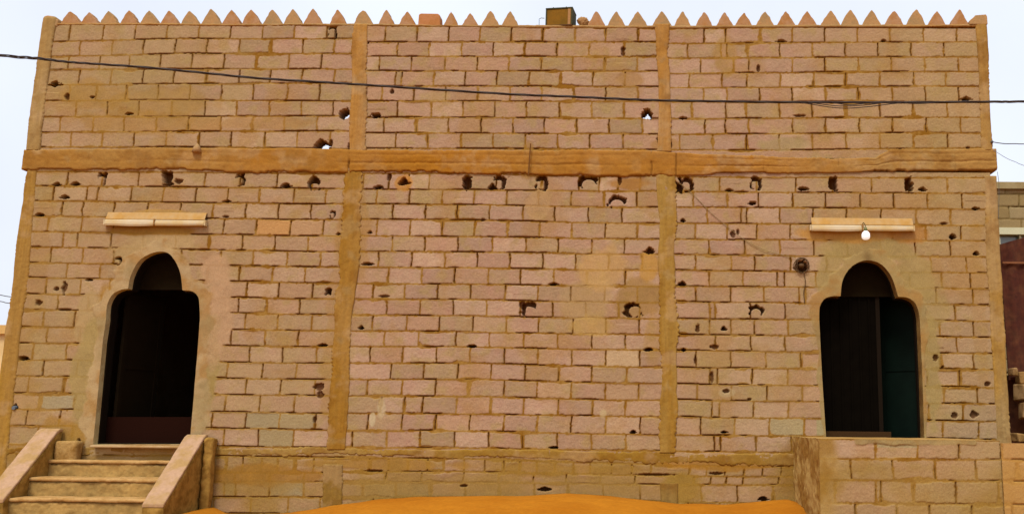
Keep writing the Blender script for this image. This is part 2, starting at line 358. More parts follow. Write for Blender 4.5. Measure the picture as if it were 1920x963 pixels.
# plaster, smeared mortar, shade painted below the tube lights, odd coloured blocks: (u, v, ru, rv, strength, rgb)
SM_OCHRE = (168, 118, 45); SM_TAN = (186, 148, 96); SM_PINK = (192, 146, 104); SM_OLIVE = (168, 136, 78)
SMEARS_SHADE = [(408,580,28,85,1.0,SM_PINK),(400,505,30,28,.9,SM_PINK),(215,575,35,40,.9,SM_OCHRE),(300,450,75,22,.8,SM_TAN),(270,478,60,30,.8,SM_TAN),(170,600,26,60,.8,SM_TAN),(160,700,26,110,.85,SM_OLIVE),
 (385,690,22,110,.85,SM_OLIVE),(395,640,28,60,.7,SM_PINK),(130,810,50,32,.8,SM_OCHRE),(1100,560,55,45,.5,SM_TAN),(1130,500,60,40,.65,(200,150,84)),(1200,560,45,36,.7,(160,115,50)),(1110,610,40,20,.6,(195,150,80)),(1215,500,20,30,.8,(190,135,60)),
 (1632,468,85,28,.85,SM_OLIVE),(1590,440,90,16,.9,(190,132,60)),(1700,440,40,16,.8,(175,115,50)),(1720,520,45,50,.75,SM_OLIVE),(1555,520,30,50,.8,SM_OLIVE),(1752,585,30,40,.6,SM_OLIVE),(1748,700,16,110,.8,SM_OLIVE),  # the brown bands below the right tube light paint its shade on the wall
 (290,432,100,9,.95,(165,115,42)),(300,398,60,6,.8,(190,140,70)),(660,440,30,110,.5,SM_OCHRE),(1225,640,16,50,.4,SM_OCHRE),(1010,375,22,30,.7,(185,140,90)),(990,300,14,40,.7,SM_OCHRE),(1180,345,45,12,.9,(168,112,48)),  # first band is painted shade below the left tube light
 (756,341,14,14,.9,(192,128,55)),(1470,270,50,14,.7,(170,140,90)),(820,180,30,10,.5,SM_TAN),(300,190,100,26,.5,SM_OCHRE),(300,150,180,90,.25,SM_OLIVE),(1700,650,60,160,.25,SM_OLIVE),(1400,700,120,140,.18,SM_OLIVE),(520,740,130,90,.2,SM_OLIVE),(80,640,60,160,.25,SM_OLIVE),(650,300,30,12,.6,SM_OCHRE),(1245,270,26,14,.6,SM_OCHRE),(250,230,120,25,.55,SM_OCHRE),(500,232,90,14,.6,(172,122,60)),(170,180,60,30,.5,SM_OCHRE),
 (1180,150,30,14,.7,(170,122,66)),(1360,100,20,40,.5,SM_OCHRE),(900,295,300,12,.3,SM_OCHRE),(490,890,130,20,.85,(160,108,38)),(720,870,180,10,.8,(165,116,46)),(1050,880,140,12,.7,(160,115,45)),(1350,870,140,12,.8,(168,112,35)),
 (900,915,420,26,.6,(160,120,60)),(1280,915,40,30,.8,(160,118,45)),(1500,880,40,60,.6,(150,105,35)),(750,365,10,12,.4,SM_TAN),(100,320,60,8,.4,SM_OCHRE),(60,850,80,20,.6,SM_OCHRE),(715,765,10,22,.6,(205,175,130)),
 (698,785,6,13,.7,(205,178,135)),(1131,775,9,10,.7,(205,172,120)),(1365,735,18,10,.4,(190,165,120)),(820,345,24,14,.3,SM_TAN),(75,480,20,160,.3,SM_OCHRE),(1835,560,14,160,.25,SM_OCHRE),(630,600,20,200,.35,SM_OCHRE),(25,720,60,110,.35,SM_OCHRE)]
_s = []
for (u, v, ru, rv, k, c) in SMEARS_SHADE:
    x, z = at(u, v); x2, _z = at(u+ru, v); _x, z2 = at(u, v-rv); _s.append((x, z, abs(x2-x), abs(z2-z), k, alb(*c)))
SMEARS_SHADE_W = _s
ODD = [(515,428,(205,142,72)),(118,750,(205,150,90)),(590,428,(190,140,92)),(1180,672,(205,165,118)),(1170,425,(182,140,90)),(90,750,(165,145,105)),(360,230,(178,125,60)),(560,775,(165,140,95)),(500,780,(160,140,100)),
 (1150,735,(184,140,98)),(1480,787,(172,148,100)),(530,815,(162,138,92)),(760,920,(162,145,105)),(690,920,(165,145,100)),(520,908,(165,150,110)),(440,920,(170,145,95)),(1610,800,(170,150,100))]
ODD_W = [(at(u, v), alb(*c)) for u, v, c in ODD]

C_BLOCK = np.array([alb(184,138,106), alb(179,136,108), alb(190,147,116), alb(177,137,98), alb(170,135,90), alb(198,156,122), alb(183,134,98)])
C_MORT = alb(146,94,24); C_MORT2 = alb(168,120,54); C_DEEP = alb(98,48,8)

def masonry(X, Z, panels, smears_shade=True, holes=True, yellow=None):
    """depth behind the wall face (Y) and albedo at every grid point"""
    wx = .006*fbm(X, Z, 4, 3) + .0018*vn(X, Z, 28, 4); wz = .007*fbm(X, Z, 2.6, 8) + .0020*vn(X, Z, 30, 9)
    Xw = X+wx; Zw = Z+wz
    dt = np.full(X.shape, 1.0); db = dt.copy(); dx = dt.copy(); row = np.zeros(X.shape, int); idx = row.copy(); pid = row.copy()
    for (pn, xa, xb) in panels:
        m = (X >= xa) & (X < xb)
        if not m.any(): continue
        a, b, c, r, i = pn.field(Xw[m], Zw[m]); dt[m] = a; db[m] = b; dx[m] = c; row[m] = r; idx[m] = i; pid[m] = pn.seed
    dz = np.minimum(dt, db); r0 = .022
    d = np.where((dz < r0) & (dx < r0), r0 - np.sqrt((r0-dz)**2 + (r0-dx)**2), np.minimum(dz, dx))
    n1 = fbm(X, Z, 9, 21); n2 = vn(X, Z, 45, 23); n3 = vn(X, Z, 110, 24)
    w = .0068 + .0035*n1 + .003*n2 + .020*sst(.2, .65, fbm(X, Z, 2.7, 29))
    smear_v = fbm(X, Z, 2.2, 31) + .35*n1                         # where the mortar was left flush
    chip = sst(.35, .75, vn(X, Z, 16, 26) + .4*n2)*.007
    blk = sst(0, .007, d - w - chip)
    h1 = hsh(row*31+idx, pid, 41); h2 = hsh(row*31+idx, pid, 42); h3 = hsh(row*31+idx, pid, 43)
    tilt = (h3-.5)*.012*np.clip(dx, 0, .2)/.2
    depth_b = (h1-.5)*.006 + tilt*.7 + .0012*n2 + .0014*n3 + .0010*n1
    # worn arrises
    depth_m = .0035 + .003*n1 + .002*n2 - .004*sst(-.1, .4, smear_v)
    Y = depth_m*(1-blk) + depth_b*blk
    # cracks: under each course and in the open head joints
    hz = vn(X, Z*.15, 2.6, 51) + .5*vn(X, Z, 9, 52)
    bedw = .0016 + .0036*np.clip(hz, 0, 1)
    bed = sst(bedw+.0045, bedw, np.abs(db-.006))*sst(.16, .5, hz)
    bed = np.where(row < 0, 0, bed)
    hv = hsh(row*53+np.round(Xw*5).astype(int), pid, 61)
    headw = .0014 + .0040*np.clip(hv-.2, 0, 1)
    vz = vn(X, Z, 8, 63)
    head = sst(headw+.0045, headw, dx)*sst(-.25, .35, vz*.8 + (hv-.45)*1.5)*sst(.006, .014, dz)
    crack = np.maximum(bed, head*.95)
    # colour
    ci = (h2*len(C_BLOCK)).astype(int).clip(0, len(C_BLOCK)-1)
    cb = (C_BLOCK[ci]*.55 + C_BLOCK.mean(0)*.45)*(0.91 + .17*h1[..., None])
    hue = fbm(X, Z, 6.5, 68, 3)
    cb = mix(cb, np.broadcast_to(alb(184,130,106), cb.shape), sst(.05, .6, hue)*.32)
    cb = mix(cb, np.broadcast_to(alb(172,138,78), cb.shape), sst(.05, .6, -hue)*.5)
    cb = cb*(1 + .055*vn(X*.35, Z*2.2, 38, 69)[..., None])
    warm = fbm(X, Z, .45, 71, 2)
    side = sst(2.2, 5.5, np.abs(X+1.2))                            # greyer, yellower blocks towards both ends
    cb = mix(cb, np.broadcast_to(alb(176,138,84), cb.shape), np.clip(.0 + .35*side + .22*sst(1.0, 4.0, X) + .30*warm, 0, .7))
    blot = fbm(X, Z, 6, 73)
    cb = cb*(1 + .07*blot[..., None] + .05*n2[..., None])
    dirt = sst(.05, .5, fbm(X, Z, 2.3, 74, 4))*.5
    cb = mix(cb, np.broadcast_to(alb(172,122,62), cb.shape), dirt*.85)
    for (p, c) in ODD_W:
        near = (np.abs(X-p[0]) < .5) & (np.abs(Z-p[1]) < .2)
        if near.any():
            k = np.argmin(np.where(near, (X-p[0])**2+(Z-p[1])**2, 1e9)); same = near & (row == row.flat[k]) & (idx == idx.flat[k])
            cb[same] = (c*.7 + C_BLOCK.mean(0)*.3)*(1 + .07*blot[same][:, None])
    cm = mix(np.broadcast_to(C_MORT, cb.shape), np.broadcast_to(C_MORT2, cb.shape), sst(-.4, .5, n1 + smear_v*.5))
    smd = np.exp(-(np.minimum(dz, dx)/.020)**2)*sst(-.30, .4, fbm(X, Z, 5.5, 87) + .25*n2)      # soft patchy brown along the joints
    T = mix(cm, cb, blk)
    T = mix(T, np.broadcast_to(alb(136,86,18), T.shape), smd*.50)
    ochre = sst(zl(900, 836), zl(900, 866), Z)*(.30 + .45*sst(-.3, .4, fbm(X, Z, 2.4, 88)))
    T = mix(T, np.broadcast_to(alb(158,116,48), T.shape), ochre)
    crack = crack*(1-.4*ochre)
    if smears_shade:
        for (x, z, rx, rz, k, c) in SMEARS_SHADE_W:
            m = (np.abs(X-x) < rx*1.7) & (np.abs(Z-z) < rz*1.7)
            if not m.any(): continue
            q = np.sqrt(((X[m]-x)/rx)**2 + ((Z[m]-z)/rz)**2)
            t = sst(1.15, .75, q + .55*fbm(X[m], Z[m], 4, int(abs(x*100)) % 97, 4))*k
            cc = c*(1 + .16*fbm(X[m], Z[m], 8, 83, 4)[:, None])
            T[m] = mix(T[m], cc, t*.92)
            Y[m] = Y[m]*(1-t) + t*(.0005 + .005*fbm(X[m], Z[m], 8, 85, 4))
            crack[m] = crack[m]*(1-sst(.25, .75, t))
    for D, ww, tc in ((D1, .15, alb(190,152,104)), (D2, .12, alb(172,138,84))):
        xs = [p[0] for p in D]; zs = [p[1] for p in D]
        m = (X > min(xs)-.5) & (X < max(xs)+.5) & (Z > min(zs)-.3) & (Z < max(zs)+.5)
        if not m.any(): continue
        s, _, _ = poly_sdf(X[m], Z[m], D)
        zm = Z[m]; upk = sst(min(zs)+1.0, min(zs)+1.5, zm) if D is D2 else 1.0
        wr = ww*(.35 + .65*upk)
        t = sst(1.1, .85, s/wr + 1.1*fbm(X[m], zm, 3.2, 91, 4))
        tv = mix(np.broadcast_to(tc, T[m].shape), np.broadcast_to(alb(172,120,60), T[m].shape), sst(-.25, .35, fbm(X[m], zm, 5, 95, 4))*.8)
        tv = mix(tv, np.broadcast_to(alb(150,124,78), tv.shape), sst(0, .5, fbm(X[m], zm, 3, 96, 4))*.6)
        T[m] = mix(T[m], tv*(1 + .12*fbm(X[m], zm, 9, 92)[:, None]), t*.85)
        Y[m] = Y[m]*(1-t) + t*(-.004 + .006*fbm(X[m], zm, 8, 93, 4)); crack[m] = crack[m]*(1-sst(.2, .7, t))
    Y = Y + crack*.022
    T = mix(T, np.broadcast_to(C_DEEP, T.shape), crack*.9)
    thr = np.zeros(X.shape, bool)
    if holes:
        for k, (x, z, rx, rz, kind) in enumerate(HOLES_W):
            m = (np.abs(X-x) < rx*1.8+.03) & (np.abs(Z-z) < rz*1.8+.03)
            if not m.any(): continue
            xx, zz = X[m]-x, Z[m]-z
            xr = xx*(1+.25*math.sin(k*2.1)*zz/rz*.5)
            if kind in 'r' or (kind == 'd' and rz > rx): q = ((xr/rx)**4 + (zz/rz)**4)**.25
            elif kind == 'd': q = np.abs(xr/rx)**1.3 + np.where(zz < 0, 2.2, 1.0)*np.abs((zz+.3*rz)/rz)**1.2
            else: q = np.sqrt((xr/rx)**2 + (zz/rz)**2)
            if kind == 's': q = q*1.3
            q = q + .30*vn(xx, zz, 24, 100+k) + (.10 if kind in 'ar' else .22)*vn(xx, zz, 60, 200+k)
            rm = min(rx, rz)
            s = (q-1)*rm
            if kind == 'r':                                       # broken block wedged back into its hole
                ox = .26 if k % 2 else -.26; inner = ((xr/rx-ox)**4 + (zz/rz+.30)**4)**.25 + .15*vn(xx, zz, 30, 300+k)
                s = np.maximum(s, (.74-inner)*rm*1.2)
            if kind == 'a':                                       # arched gap above a stone
                s = np.maximum(s, (.78-np.sqrt((xr/rx*1.05)**2 + ((zz+.45*rz)/rz*.85)**2))*rm)
            dp = {'d': .13, 't': .2, 'r': .09, 'a': .10, 's': .035}[kind]
            wdt = .010 if kind != 's' else .014
            a = sst(wdt*.6, -wdt*.6, s)
            Y[m] = np.maximum(Y[m], a*dp); T[m] = mix(T[m], C_DEEP*.8, np.minimum(a*1.1, 1)*.8)
            if kind == 't':
                t2 = thr[m]; t2 |= s < -wdt*.6; thr[m] = t2
    return Y, T, thr

def sheet(x0, x1, z0, z1, step, fn, polys, back=False, yback=.2):
    nx = int(round((x1-x0)/step))+1; nz = int(round((z1-z0)/step))+1
    gx = np.linspace(x0, x1, nx); gz = np.linspace(z0, z1, nz); X, Z = np.meshgrid(gx, gz)
    kill = np.zeros((nz-1, nx-1), bool)
    for P in polys:
        P = np.array(P); lo = P.min(0)-.05; hi = P.max(0)+.05
        i0, i1 = np.searchsorted(gx, [lo[0], hi[0]]); j0, j1 = np.searchsorted(gz, [lo[1], hi[1]])
        i1 = min(i1, nx-1); j1 = min(j1, nz-1)
        if i1 <= i0+1 or j1 <= j0+1: continue
        sx, sz = X[j0:j1+1, i0:i1+1], Z[j0:j1+1, i0:i1+1]
        s, qx, qz = poly_sdf(sx, sz, P)
        snap = np.abs(s) < step*.62
        X[j0:j1+1, i0:i1+1] = np.where(snap, qx, sx); Z[j0:j1+1, i0:i1+1] = np.where(snap, qz, sz)
        ins = (s < 0) | snap
        kill[j0:j1, i0:i1] |= ins[:-1, :-1] & ins[1:, :-1] & ins[:-1, 1:] & ins[1:, 1:]
    Y, T, thr = fn(X, Z)
    kill |= thr[:-1, :-1] & thr[1:, :-1] & thr[:-1, 1:] & thr[1:, 1:]
    if back:
        Y = np.full(X.shape, yback)
    idx = np.arange(nx*nz).reshape(nz, nx)
    q = np.stack([idx[:-1, :-1], idx[:-1, 1:], idx[1:, 1:], idx[1:, :-1]], -1)
    q = q[~kill]
    if back: q = q[:, ::-1]
    co = np.stack([X.ravel(), Y.ravel(), Z.ravel()], 1)
    return co, q, T.reshape(-1, 3)

def join(parts):
    co, q, t, n = [], [], [], 0
    for c, f, k in parts:
        co.append(c); q.append(f+n); t.append(k); n += len(c)
    return np.concatenate(co), np.concatenate(q), np.concatenate(t)

# ---------------------------------------------------------------- materials
M_WALL = material('blockwork', vcol=True, grain=.17, gscale=95, bump=.13, rough=.95, spec=.1)
M_CAST = material('cast concrete', vcol=True, grain=.10, gscale=60, bump=.25, rough=.95, spec=.1)
M_PLASTER = material('plaster', alb(176,140,92), rough=.95, grain=.10, gscale=40, bump=.3, c2=alb(150,108,52), bscale=5, spec=.1)
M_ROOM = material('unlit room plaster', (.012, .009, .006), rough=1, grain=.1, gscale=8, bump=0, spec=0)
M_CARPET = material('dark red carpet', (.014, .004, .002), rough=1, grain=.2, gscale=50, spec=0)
M_OUT = material('rough side render', alb(176,132,84), rough=.95, grain=.1, gscale=20, c2=alb(160,118,66), spec=.1)

# ---------------------------------------------------------------- ground: one sheet, sand blown up against the wall
SAND = [(-60,990),(150,985),(340,975),(379,963),(391,950),(402,949),(429,962),(480,965),(547,960),(604,950),(644,943.6),(715,935),(765,932.5),(832,930),(960,927),(1070,925),(1148,928.5),(1215,937),(1272,943),(1360,945),(1440,938.5),(1473,934.5),(1500,942),(1524,963),(1600,980),(2100,985)]
SX = [at(u, v)[0] for u, v in SAND]; SZ = [at(u, v)[1] for u, v in SAND]
def sand_z(X, Y):
    w = np.interp(X, SX, SZ) + .006*vn(X, Y, 5, 3)
    far = .12*fbm(X, Y, .25, 5) + .0
    d = np.clip(-Y, 0, None)
    fall = 1 - sst(0.0, 5.5, d)
    # small heap in the corner by the stairs stays narrow
    w2 = np.interp(X, SX, SZ)
    z = far*(1-fall) + w*fall*1.0 + (1-fall)*0.0
    z = np.where(Y > 0, np.minimum(w, .45), z)
    z = np.where(Y > 0, .35*sst(0, 3, 8-Y) + .1, z) if False else z
    dent = np.clip(vn(X, Y, 3.1, 12)-.45, 0, 1)*.035*sst(.1, .5, d)
    return z - dent + .006*vn(X, Y, 13, 13)*sst(.05, .3, d) + .010*fbm(X, Y, 2.0, 9) + .004*vn(X*1.0, Y*3.0, 7, 10)
ax = np.concatenate([-np.geomspace(600, 10.2, 26), np.arange(-10, 7, .045), np.geomspace(7.1, 600, 26)])
ay = np.concatenate([-np.geomspace(500, 6.6, 24), np.arange(-6.5, .35, .045), np.geomspace(.4, 900, 34)])
GX, GY = np.meshgrid(ax, ay); GZ = sand_z(GX, GY)
ii = np.arange(GX.size).reshape(GX.shape)
q = np.stack([ii[:-1, :-1], ii[:-1, 1:], ii[1:, 1:], ii[1:, :-1]], -1).reshape(-1, 4)
sandm = material('orange sand', alb(192,114,26), rough=1, grain=.09, gscale=22, bump=.35, c2=alb(180,102,20), bscale=.9, spec=.05)
o = link('sand_ground', fast_mesh('sand_ground', np.stack([GX.ravel(), GY.ravel(), GZ.ravel()], 1), q), sandm); tag(o, kind='structure')

# ---------------------------------------------------------------- the building
XL = at(30, 500)[0]; XR = at(1874, 500)[0]
BASE = empty('block_building', ((XL+XR)/2, 3.5, .2), 'long two-tier building of pinkish concrete blocks with two arched doorways and a sawtooth parapet', 'building')
BO = parent_origin(BASE)
def vlink(name, parts, mat, parent=BASE, smooth=True):
    co, q, t = join(parts) if isinstance(parts, list) else parts
    o0 = parent_origin(parent)
    co = co - np.array([o0.x, o0.y, o0.z])
    return link(name, fast_mesh(name, co, q, t, smooth), mat, parent)

ZTOP = at(960, 50)[1]; ZB1 = at(960, 284)[1]; ZB0 = at(960, 322)[1]; ZBASE = -.3
xU12 = at(676, 160)[0]; xU23 = at(1243, 160)[0]; xL12 = at(645, 590)[0]; xL23 = at(1253, 590)[0]
def f_up(X, Z): return masonry(X, Z, [(U1, -99, xU12), (U2, xU12, xU23), (U3, xU23, 99)])
def f_lo(X, Z): return masonry(X, Z, [(L1, -99, xL12), (L2, xL12, xL23), (L3, xL23, 99)])
def f_flat(X, Z):
    return np.zeros(X.shape), np.broadcast_to(alb(165,125,70), X.shape+(3,)).copy(), np.zeros(X.shape, bool)
def f_up_back(X, Z):
    thr = np.zeros(X.shape, bool)
    for (x, z, rx, rz, k) in HOLES_W:
        if k == 't': thr |= ((X-x)/(rx*1.25))**2 + ((Z-z)/(rz*1.35))**2 < 1
    return np.zeros(X.shape), np.broadcast_to(alb(165,125,70), X.shape+(3,)).copy(), thr

vlink('parapet_wall', [sheet(XL+.06, XR-.05, ZB1-.06, ZTOP, STEP, f_up, []), sheet(XL+.06, XR-.05, ZB1-.06, ZTOP, .02, f_up_back, [], back=True)], M_WALL)
vlink('front_wall', [sheet(XL+.06, XR-.05, ZBASE, ZB0+.03, STEP, f_lo, [D1, D2]), sheet(XL+.06, XR-.05, ZBASE, ZB0+.03, .02, f_flat, [D1, D2], back=True)], M_WALL)

# cast strips: grids whose two long edges wander
def strip(edgeA, edgeB, proud, horiz=False, step=.012, colour=None, seed=0, wob=.012, yb=.03, lines=(), seams=(), rnd=.012):
    """edgeA/edgeB: lists of (u,v); vertical strips have A left, B right; horizontal strips A bottom, B top"""
    A = np.array([at(*p) for p in edgeA]); B = np.array([at(*p) for p in edgeB])
    k = 0 if horiz else 1
    A = A[np.argsort(A[:, k])]; B = B[np.argsort(B[:, k])]
    lo = min(A[0, k], B[0, k]); hi = max(A[-1, k], B[-1, k])
    n = int((hi-lo)/step)+1; t = np.linspace(lo, hi, n)
    a = np.interp(t, A[:, k], A[:, 1-k]) + wob*1.3*fbm(t, t*0, 2.2, seed+1) + wob*.6*vn(t, t*0, 47, seed+2)*sst(-.4, .5, vn(t, t*0, 3, seed+3))
    b = np.interp(t, B[:, k], B[:, 1-k]) + wob*1.3*fbm(t, t*0, 2.2, seed+5) + wob*.6*vn(t, t*0, 47, seed+6)*sst(-.4, .5, vn(t, t*0, 3, seed+7))
    m = max(6, int(abs(np.mean(b-a))/step)+1); s = np.linspace(0, 1, m)
    W = a[:, None] + (b-a)[:, None]*s[None]; Tt = np.repeat(t[:, None], m, 1)
    X, Z = (Tt, W) if horiz else (W, Tt)
    ed = np.minimum(s, 1-s)[None]*np.abs(b-a)[:, None]
    Y = -proud + .004*fbm(X, Z, 6, seed+9) + .002*vn(X, Z, 30, seed+10) + rnd*np.exp(-ed/.008)
    if horiz: Y = Y + .0016*vn(X*.3, Z, 30, seed+11) + .005*fbm(X, Z, 11, seed+12, 4)
    else: Y = Y + .003*vn(X, Z*.15, 30, seed+11)
    for (f, dd, wd) in lines: Y = Y + dd*np.exp(-((s[None]-f-.02*vn(Tt, Tt*0, 1.3, seed+15))/wd)**2)*sst(-.5, .2, vn(Tt, Tt*0, .9, seed+16))
    T = colour(X, Z)
    for k, (pu, pv, wd, dd) in enumerate(seams):                  # shuttering seams and cracks across the strip
        sx_ = at(pu, pv)[0]; e = np.exp(-((X-sx_-.012*fbm(Z, X*0, 9, seed+k))/wd)**2)*sst(-.6, 0, vn(Z, X*0+k, 9, seed+30+k))
        Y = Y + dd*e; T = mix(T, np.broadcast_to(C_DEEP, T.shape), e*min(.8, dd*30))
    if horiz and len(seams):                                      # broken lower arris
        bl = sst(.022, .004, W - a[:, None])*sst(.0, .35, fbm(X, Z*0, 1.7, seed+40) + .4*vn(X, Z*0, 11, seed+41))
        Y = Y + .03*bl; T = mix(T, np.broadcast_to(C_DEEP*.7, T.shape), bl*.85)
    # returns on both long sides and both ends
    Xp = np.pad(X, 1, mode='edge'); Zp = np.pad(Z, 1, mode='edge'); Yp = np.pad(Y, 1, mode='edge'); Tp = np.pad(T, ((1, 1), (1, 1), (0, 0)), mode='edge')
    Yp[0, :] = yb; Yp[-1, :] = yb; Yp[:, 0] = yb; Yp[:, -1] = yb
    N, Mm = Xp.shape; ii = np.arange(N*Mm).reshape(N, Mm)
    q = np.stack([ii[:-1, :-1], ii[:-1, 1:], ii[1:, 1:], ii[1:, :-1]], -1).reshape(-1, 4)
    if horiz: q = q[:, ::-1]
    return np.stack([Xp.ravel(), Yp.ravel(), Zp.ravel()], 1), q, Tp.reshape(-1, 3)

def cast_col(c1, c2, c3=None, sc=1.4, seed=0, hs=False):
    c1, c2 = alb(*c1, k=.92), alb(*c2, k=.92); c3 = alb(*c3, k=.92) if c3 else c1
    def f(X, Z):
        a = fbm(X*(.35 if hs else 2.2), Z*(1.6 if hs else .5), sc, seed+61, 5)
        T = mix(np.broadcast_to(c1, X.shape+(3,)), np.broadcast_to(c2, X.shape+(3,)), sst(-.35, .35, a))
        T = mix(T, np.broadcast_to(c3, T.shape), sst(.15, .5, fbm(X, Z, 5, seed+63))*.6)
        T = mix(T, np.broadcast_to(alb(130,76,18), T.shape), sst(.10, .5, fbm(X, Z, 3.3, seed+67, 5))*.40)
        T = mix(T, np.broadcast_to(alb(196,152,104), T.shape), sst(.12, .5, fbm(X, Z, 4.1, seed+68, 5))*.38)
        return T*(1 + (.05 if hs else .10)*vn(X*(.5 if hs else 2), Z*(2 if hs else .15), 26, seed+64)[..., None] + (.08*fbm(X, Z, 9, seed+66, 4)[..., None] if hs else 0) + .05*vn(X, Z, 50, seed+65)[..., None])
    return f

# columns of the parapet storey
UP = cast_col((188,128,58), (184,134,80), (172,132,84), seed=1)
vlink('column', strip([(82,34),(71,100),(58,200),(50,282)], [(107,38),(96,100),(85,200),(75,282)], .018, colour=cast_col((176,130,70), (182,140,84), seed=2), seed=2, yb=.2), M_CAST)
vlink('column', strip([(664,46),(660,100),(658,200),(657,283)], [(690,46),(686,100),(688,200),(687,283)], .012, rnd=.005, colour=UP, seed=3, wob=.02), M_CAST)
vlink('column', strip([(1228,46),(1232,100),(1236,200),(1234,284)], [(1255,46),(1254,100),(1256,200),(1258,284)], .012, rnd=.005, colour=UP, seed=4, wob=.02), M_CAST)
vlink('column', strip([(1829,30),(1832,100),(1836,200),(1840,282)], [(1849,30),(1853,100),(1857,200),(1861,282)], .018, colour=cast_col((184,134,70), (176,124,54), seed=5), seed=5, yb=.2), M_CAST)
# columns of the door storey
LOWC = cast_col((166,112,36), (178,126,58), (174,132,76), seed=6)
vlink('column', strip([(50,318),(36,420),(22,545),(8,640),(-10,780),(-34,980)], [(69,318),(60,420),(51,545),(37,640),(22,780),(2,980)], .012, colour=cast_col((176,126,58), (180,128,48), seed=7), seed=7, yb=.2, wob=.016), M_CAST)
vlink('column', strip([(645,322),(640,440),(636,528),(627,545),(625,640),(618,740),(611,842)], [(678,322),(673,440),(668,540),(661,600),(656,700),(650,780),(646,842)], .012, rnd=.005, colour=LOWC, seed=8, wob=.028), M_CAST)
vlink('column', strip([(1232,328),(1236,440),(1238,600),(1237,848)], [(1266,328),(1266,440),(1270,600),(1269,848)], .012, rnd=.005, colour=cast_col((168,116,40), (176,130,60), (180,140,84), seed=9), seed=9, wob=.028), M_CAST)
vlink('column', strip([(1845,330),(1849,480),(1856,600),(1866,760),(1872,960)], [(1869,330),(1876,480),(1883,600),(1892,760),(1904,960)], .012, colour=cast_col((180,128,54), (184,140,84), seed=10), seed=10, yb=.2, wob=.012), M_CAST)
vlink('column', strip([(606,870),(604,960),(603,990)], [(642,870),(643,960),(644,990)], .012, rnd=.005, colour=cast_col((150,108,44), (160,120,60), seed=12), seed=12, wob=.014), M_CAST)
vlink('column', strip([(1238,905),(1240,960),(1241,990)], [(1272,905),(1272,960),(1272,990)], .010, colour=cast_col((150,108,44), (160,120,60), seed=13), seed=13, wob=.014), M_CAST)
def beam_col(X, Z):
    a = cast_col((184,118,44), (178,110,26), (182,126,66), sc=1.1, seed=14, hs=True)(X, Z); b = cast_col((180,128,64), (176,120,52), (172,130,76), sc=1.3, seed=17, hs=True)(X, Z)
    return mix(a, b, np.clip(.15 + .75*sst(2.0, 5.4, np.abs(X+1.6)) + .3*fbm(X, Z, 1.2, 18), 0, 1))
# ring beam between the tiers and plinth beam at floor level
vlink('ring_beam', strip([(43,318),(300,318),(480,324),(800,323),(1200,331),(1480,324),(1860,318),(1869,318)], [(47,281),(300,279),(480,279),(800,282),(1200,283),(1480,296),(1640,296),(1665,281),(1866,279)], .022, horiz=True, rnd=.006,
      seams=((168,300,.006,.006),(395,300,.005,.005),(592,300,.006,.006),(655,305,.008,.030),(704,300,.006,.006),(840,300,.005,.004),(985,300,.006,.006),(1060,300,.005,.005),(1130,300,.005,.004),(1222,300,.008,.018),(1268,300,.008,.020),(1430,305,.005,.006),(1572,305,.006,.008),(1610,305,.005,.005),(1688,305,.006,.008),(1790,300,.005,.005)),
      colour=beam_col, seed=14, wob=.014, yb=.2, lines=((.42, .012, .035), (.8, .006, .03))), M_CAST)
vlink('plinth_beam', strip([(-40,851),(420,852),(640,853),(900,858),(1200,868),(1490,872),(1540,873)], [(-40,836),(420,839),(640,841),(900,842),(1200,847),(1490,850),(1540,851)], .005, horiz=True, rnd=.003, seams=((470,845,.006,.01),(560,845,.006,.01),(747,850,.005,.005),(1030,852,.006,.01),(1290,860,.006,.008)),
      colour=cast_col((164,116,40), (174,130,66), (160,110,34), sc=1.3, seed=15, hs=True), seed=15, wob=.020), M_CAST)
# rest of the shell
zt = ZTOP+.005
G().box(XL+.05, XR-.045, .205, .215, ZB1-.1, ZB1-.09).build('inner_ledge', M_OUT, BASE)
G().box(XL+.02, XL+.22, .202, 8, ZBASE, ZB1).build('side_wall', M_OUT, BASE)
G().box(XR-.21, XR-.01, .202, 8, ZBASE, ZB1).build('side_wall', M_OUT, BASE)
G().box(XL+.22, XR-.21, 7.8, 8, ZBASE, ZB1).build('rear_wall', M_OUT, BASE)
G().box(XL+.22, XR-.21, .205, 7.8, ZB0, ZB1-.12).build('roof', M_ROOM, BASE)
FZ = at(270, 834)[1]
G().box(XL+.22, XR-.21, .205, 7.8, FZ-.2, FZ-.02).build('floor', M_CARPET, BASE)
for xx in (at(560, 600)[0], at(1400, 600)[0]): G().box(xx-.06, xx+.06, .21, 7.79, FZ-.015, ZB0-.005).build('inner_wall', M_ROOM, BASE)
# coping under the merlons
vlink('coping', strip([(108,47),(400,49),(660,49),(960,52),(1240,54),(1500,52),(1832,51)], [(108,43),(400,44.5),(660,45),(960,47.5),(1240,48),(1500,47),(1832,46)], .010, horiz=True, colour=cast_col((184,130,70), (178,132,78), seed=16, hs=True), seed=16, wob=.006, yb=.2), M_CAST)

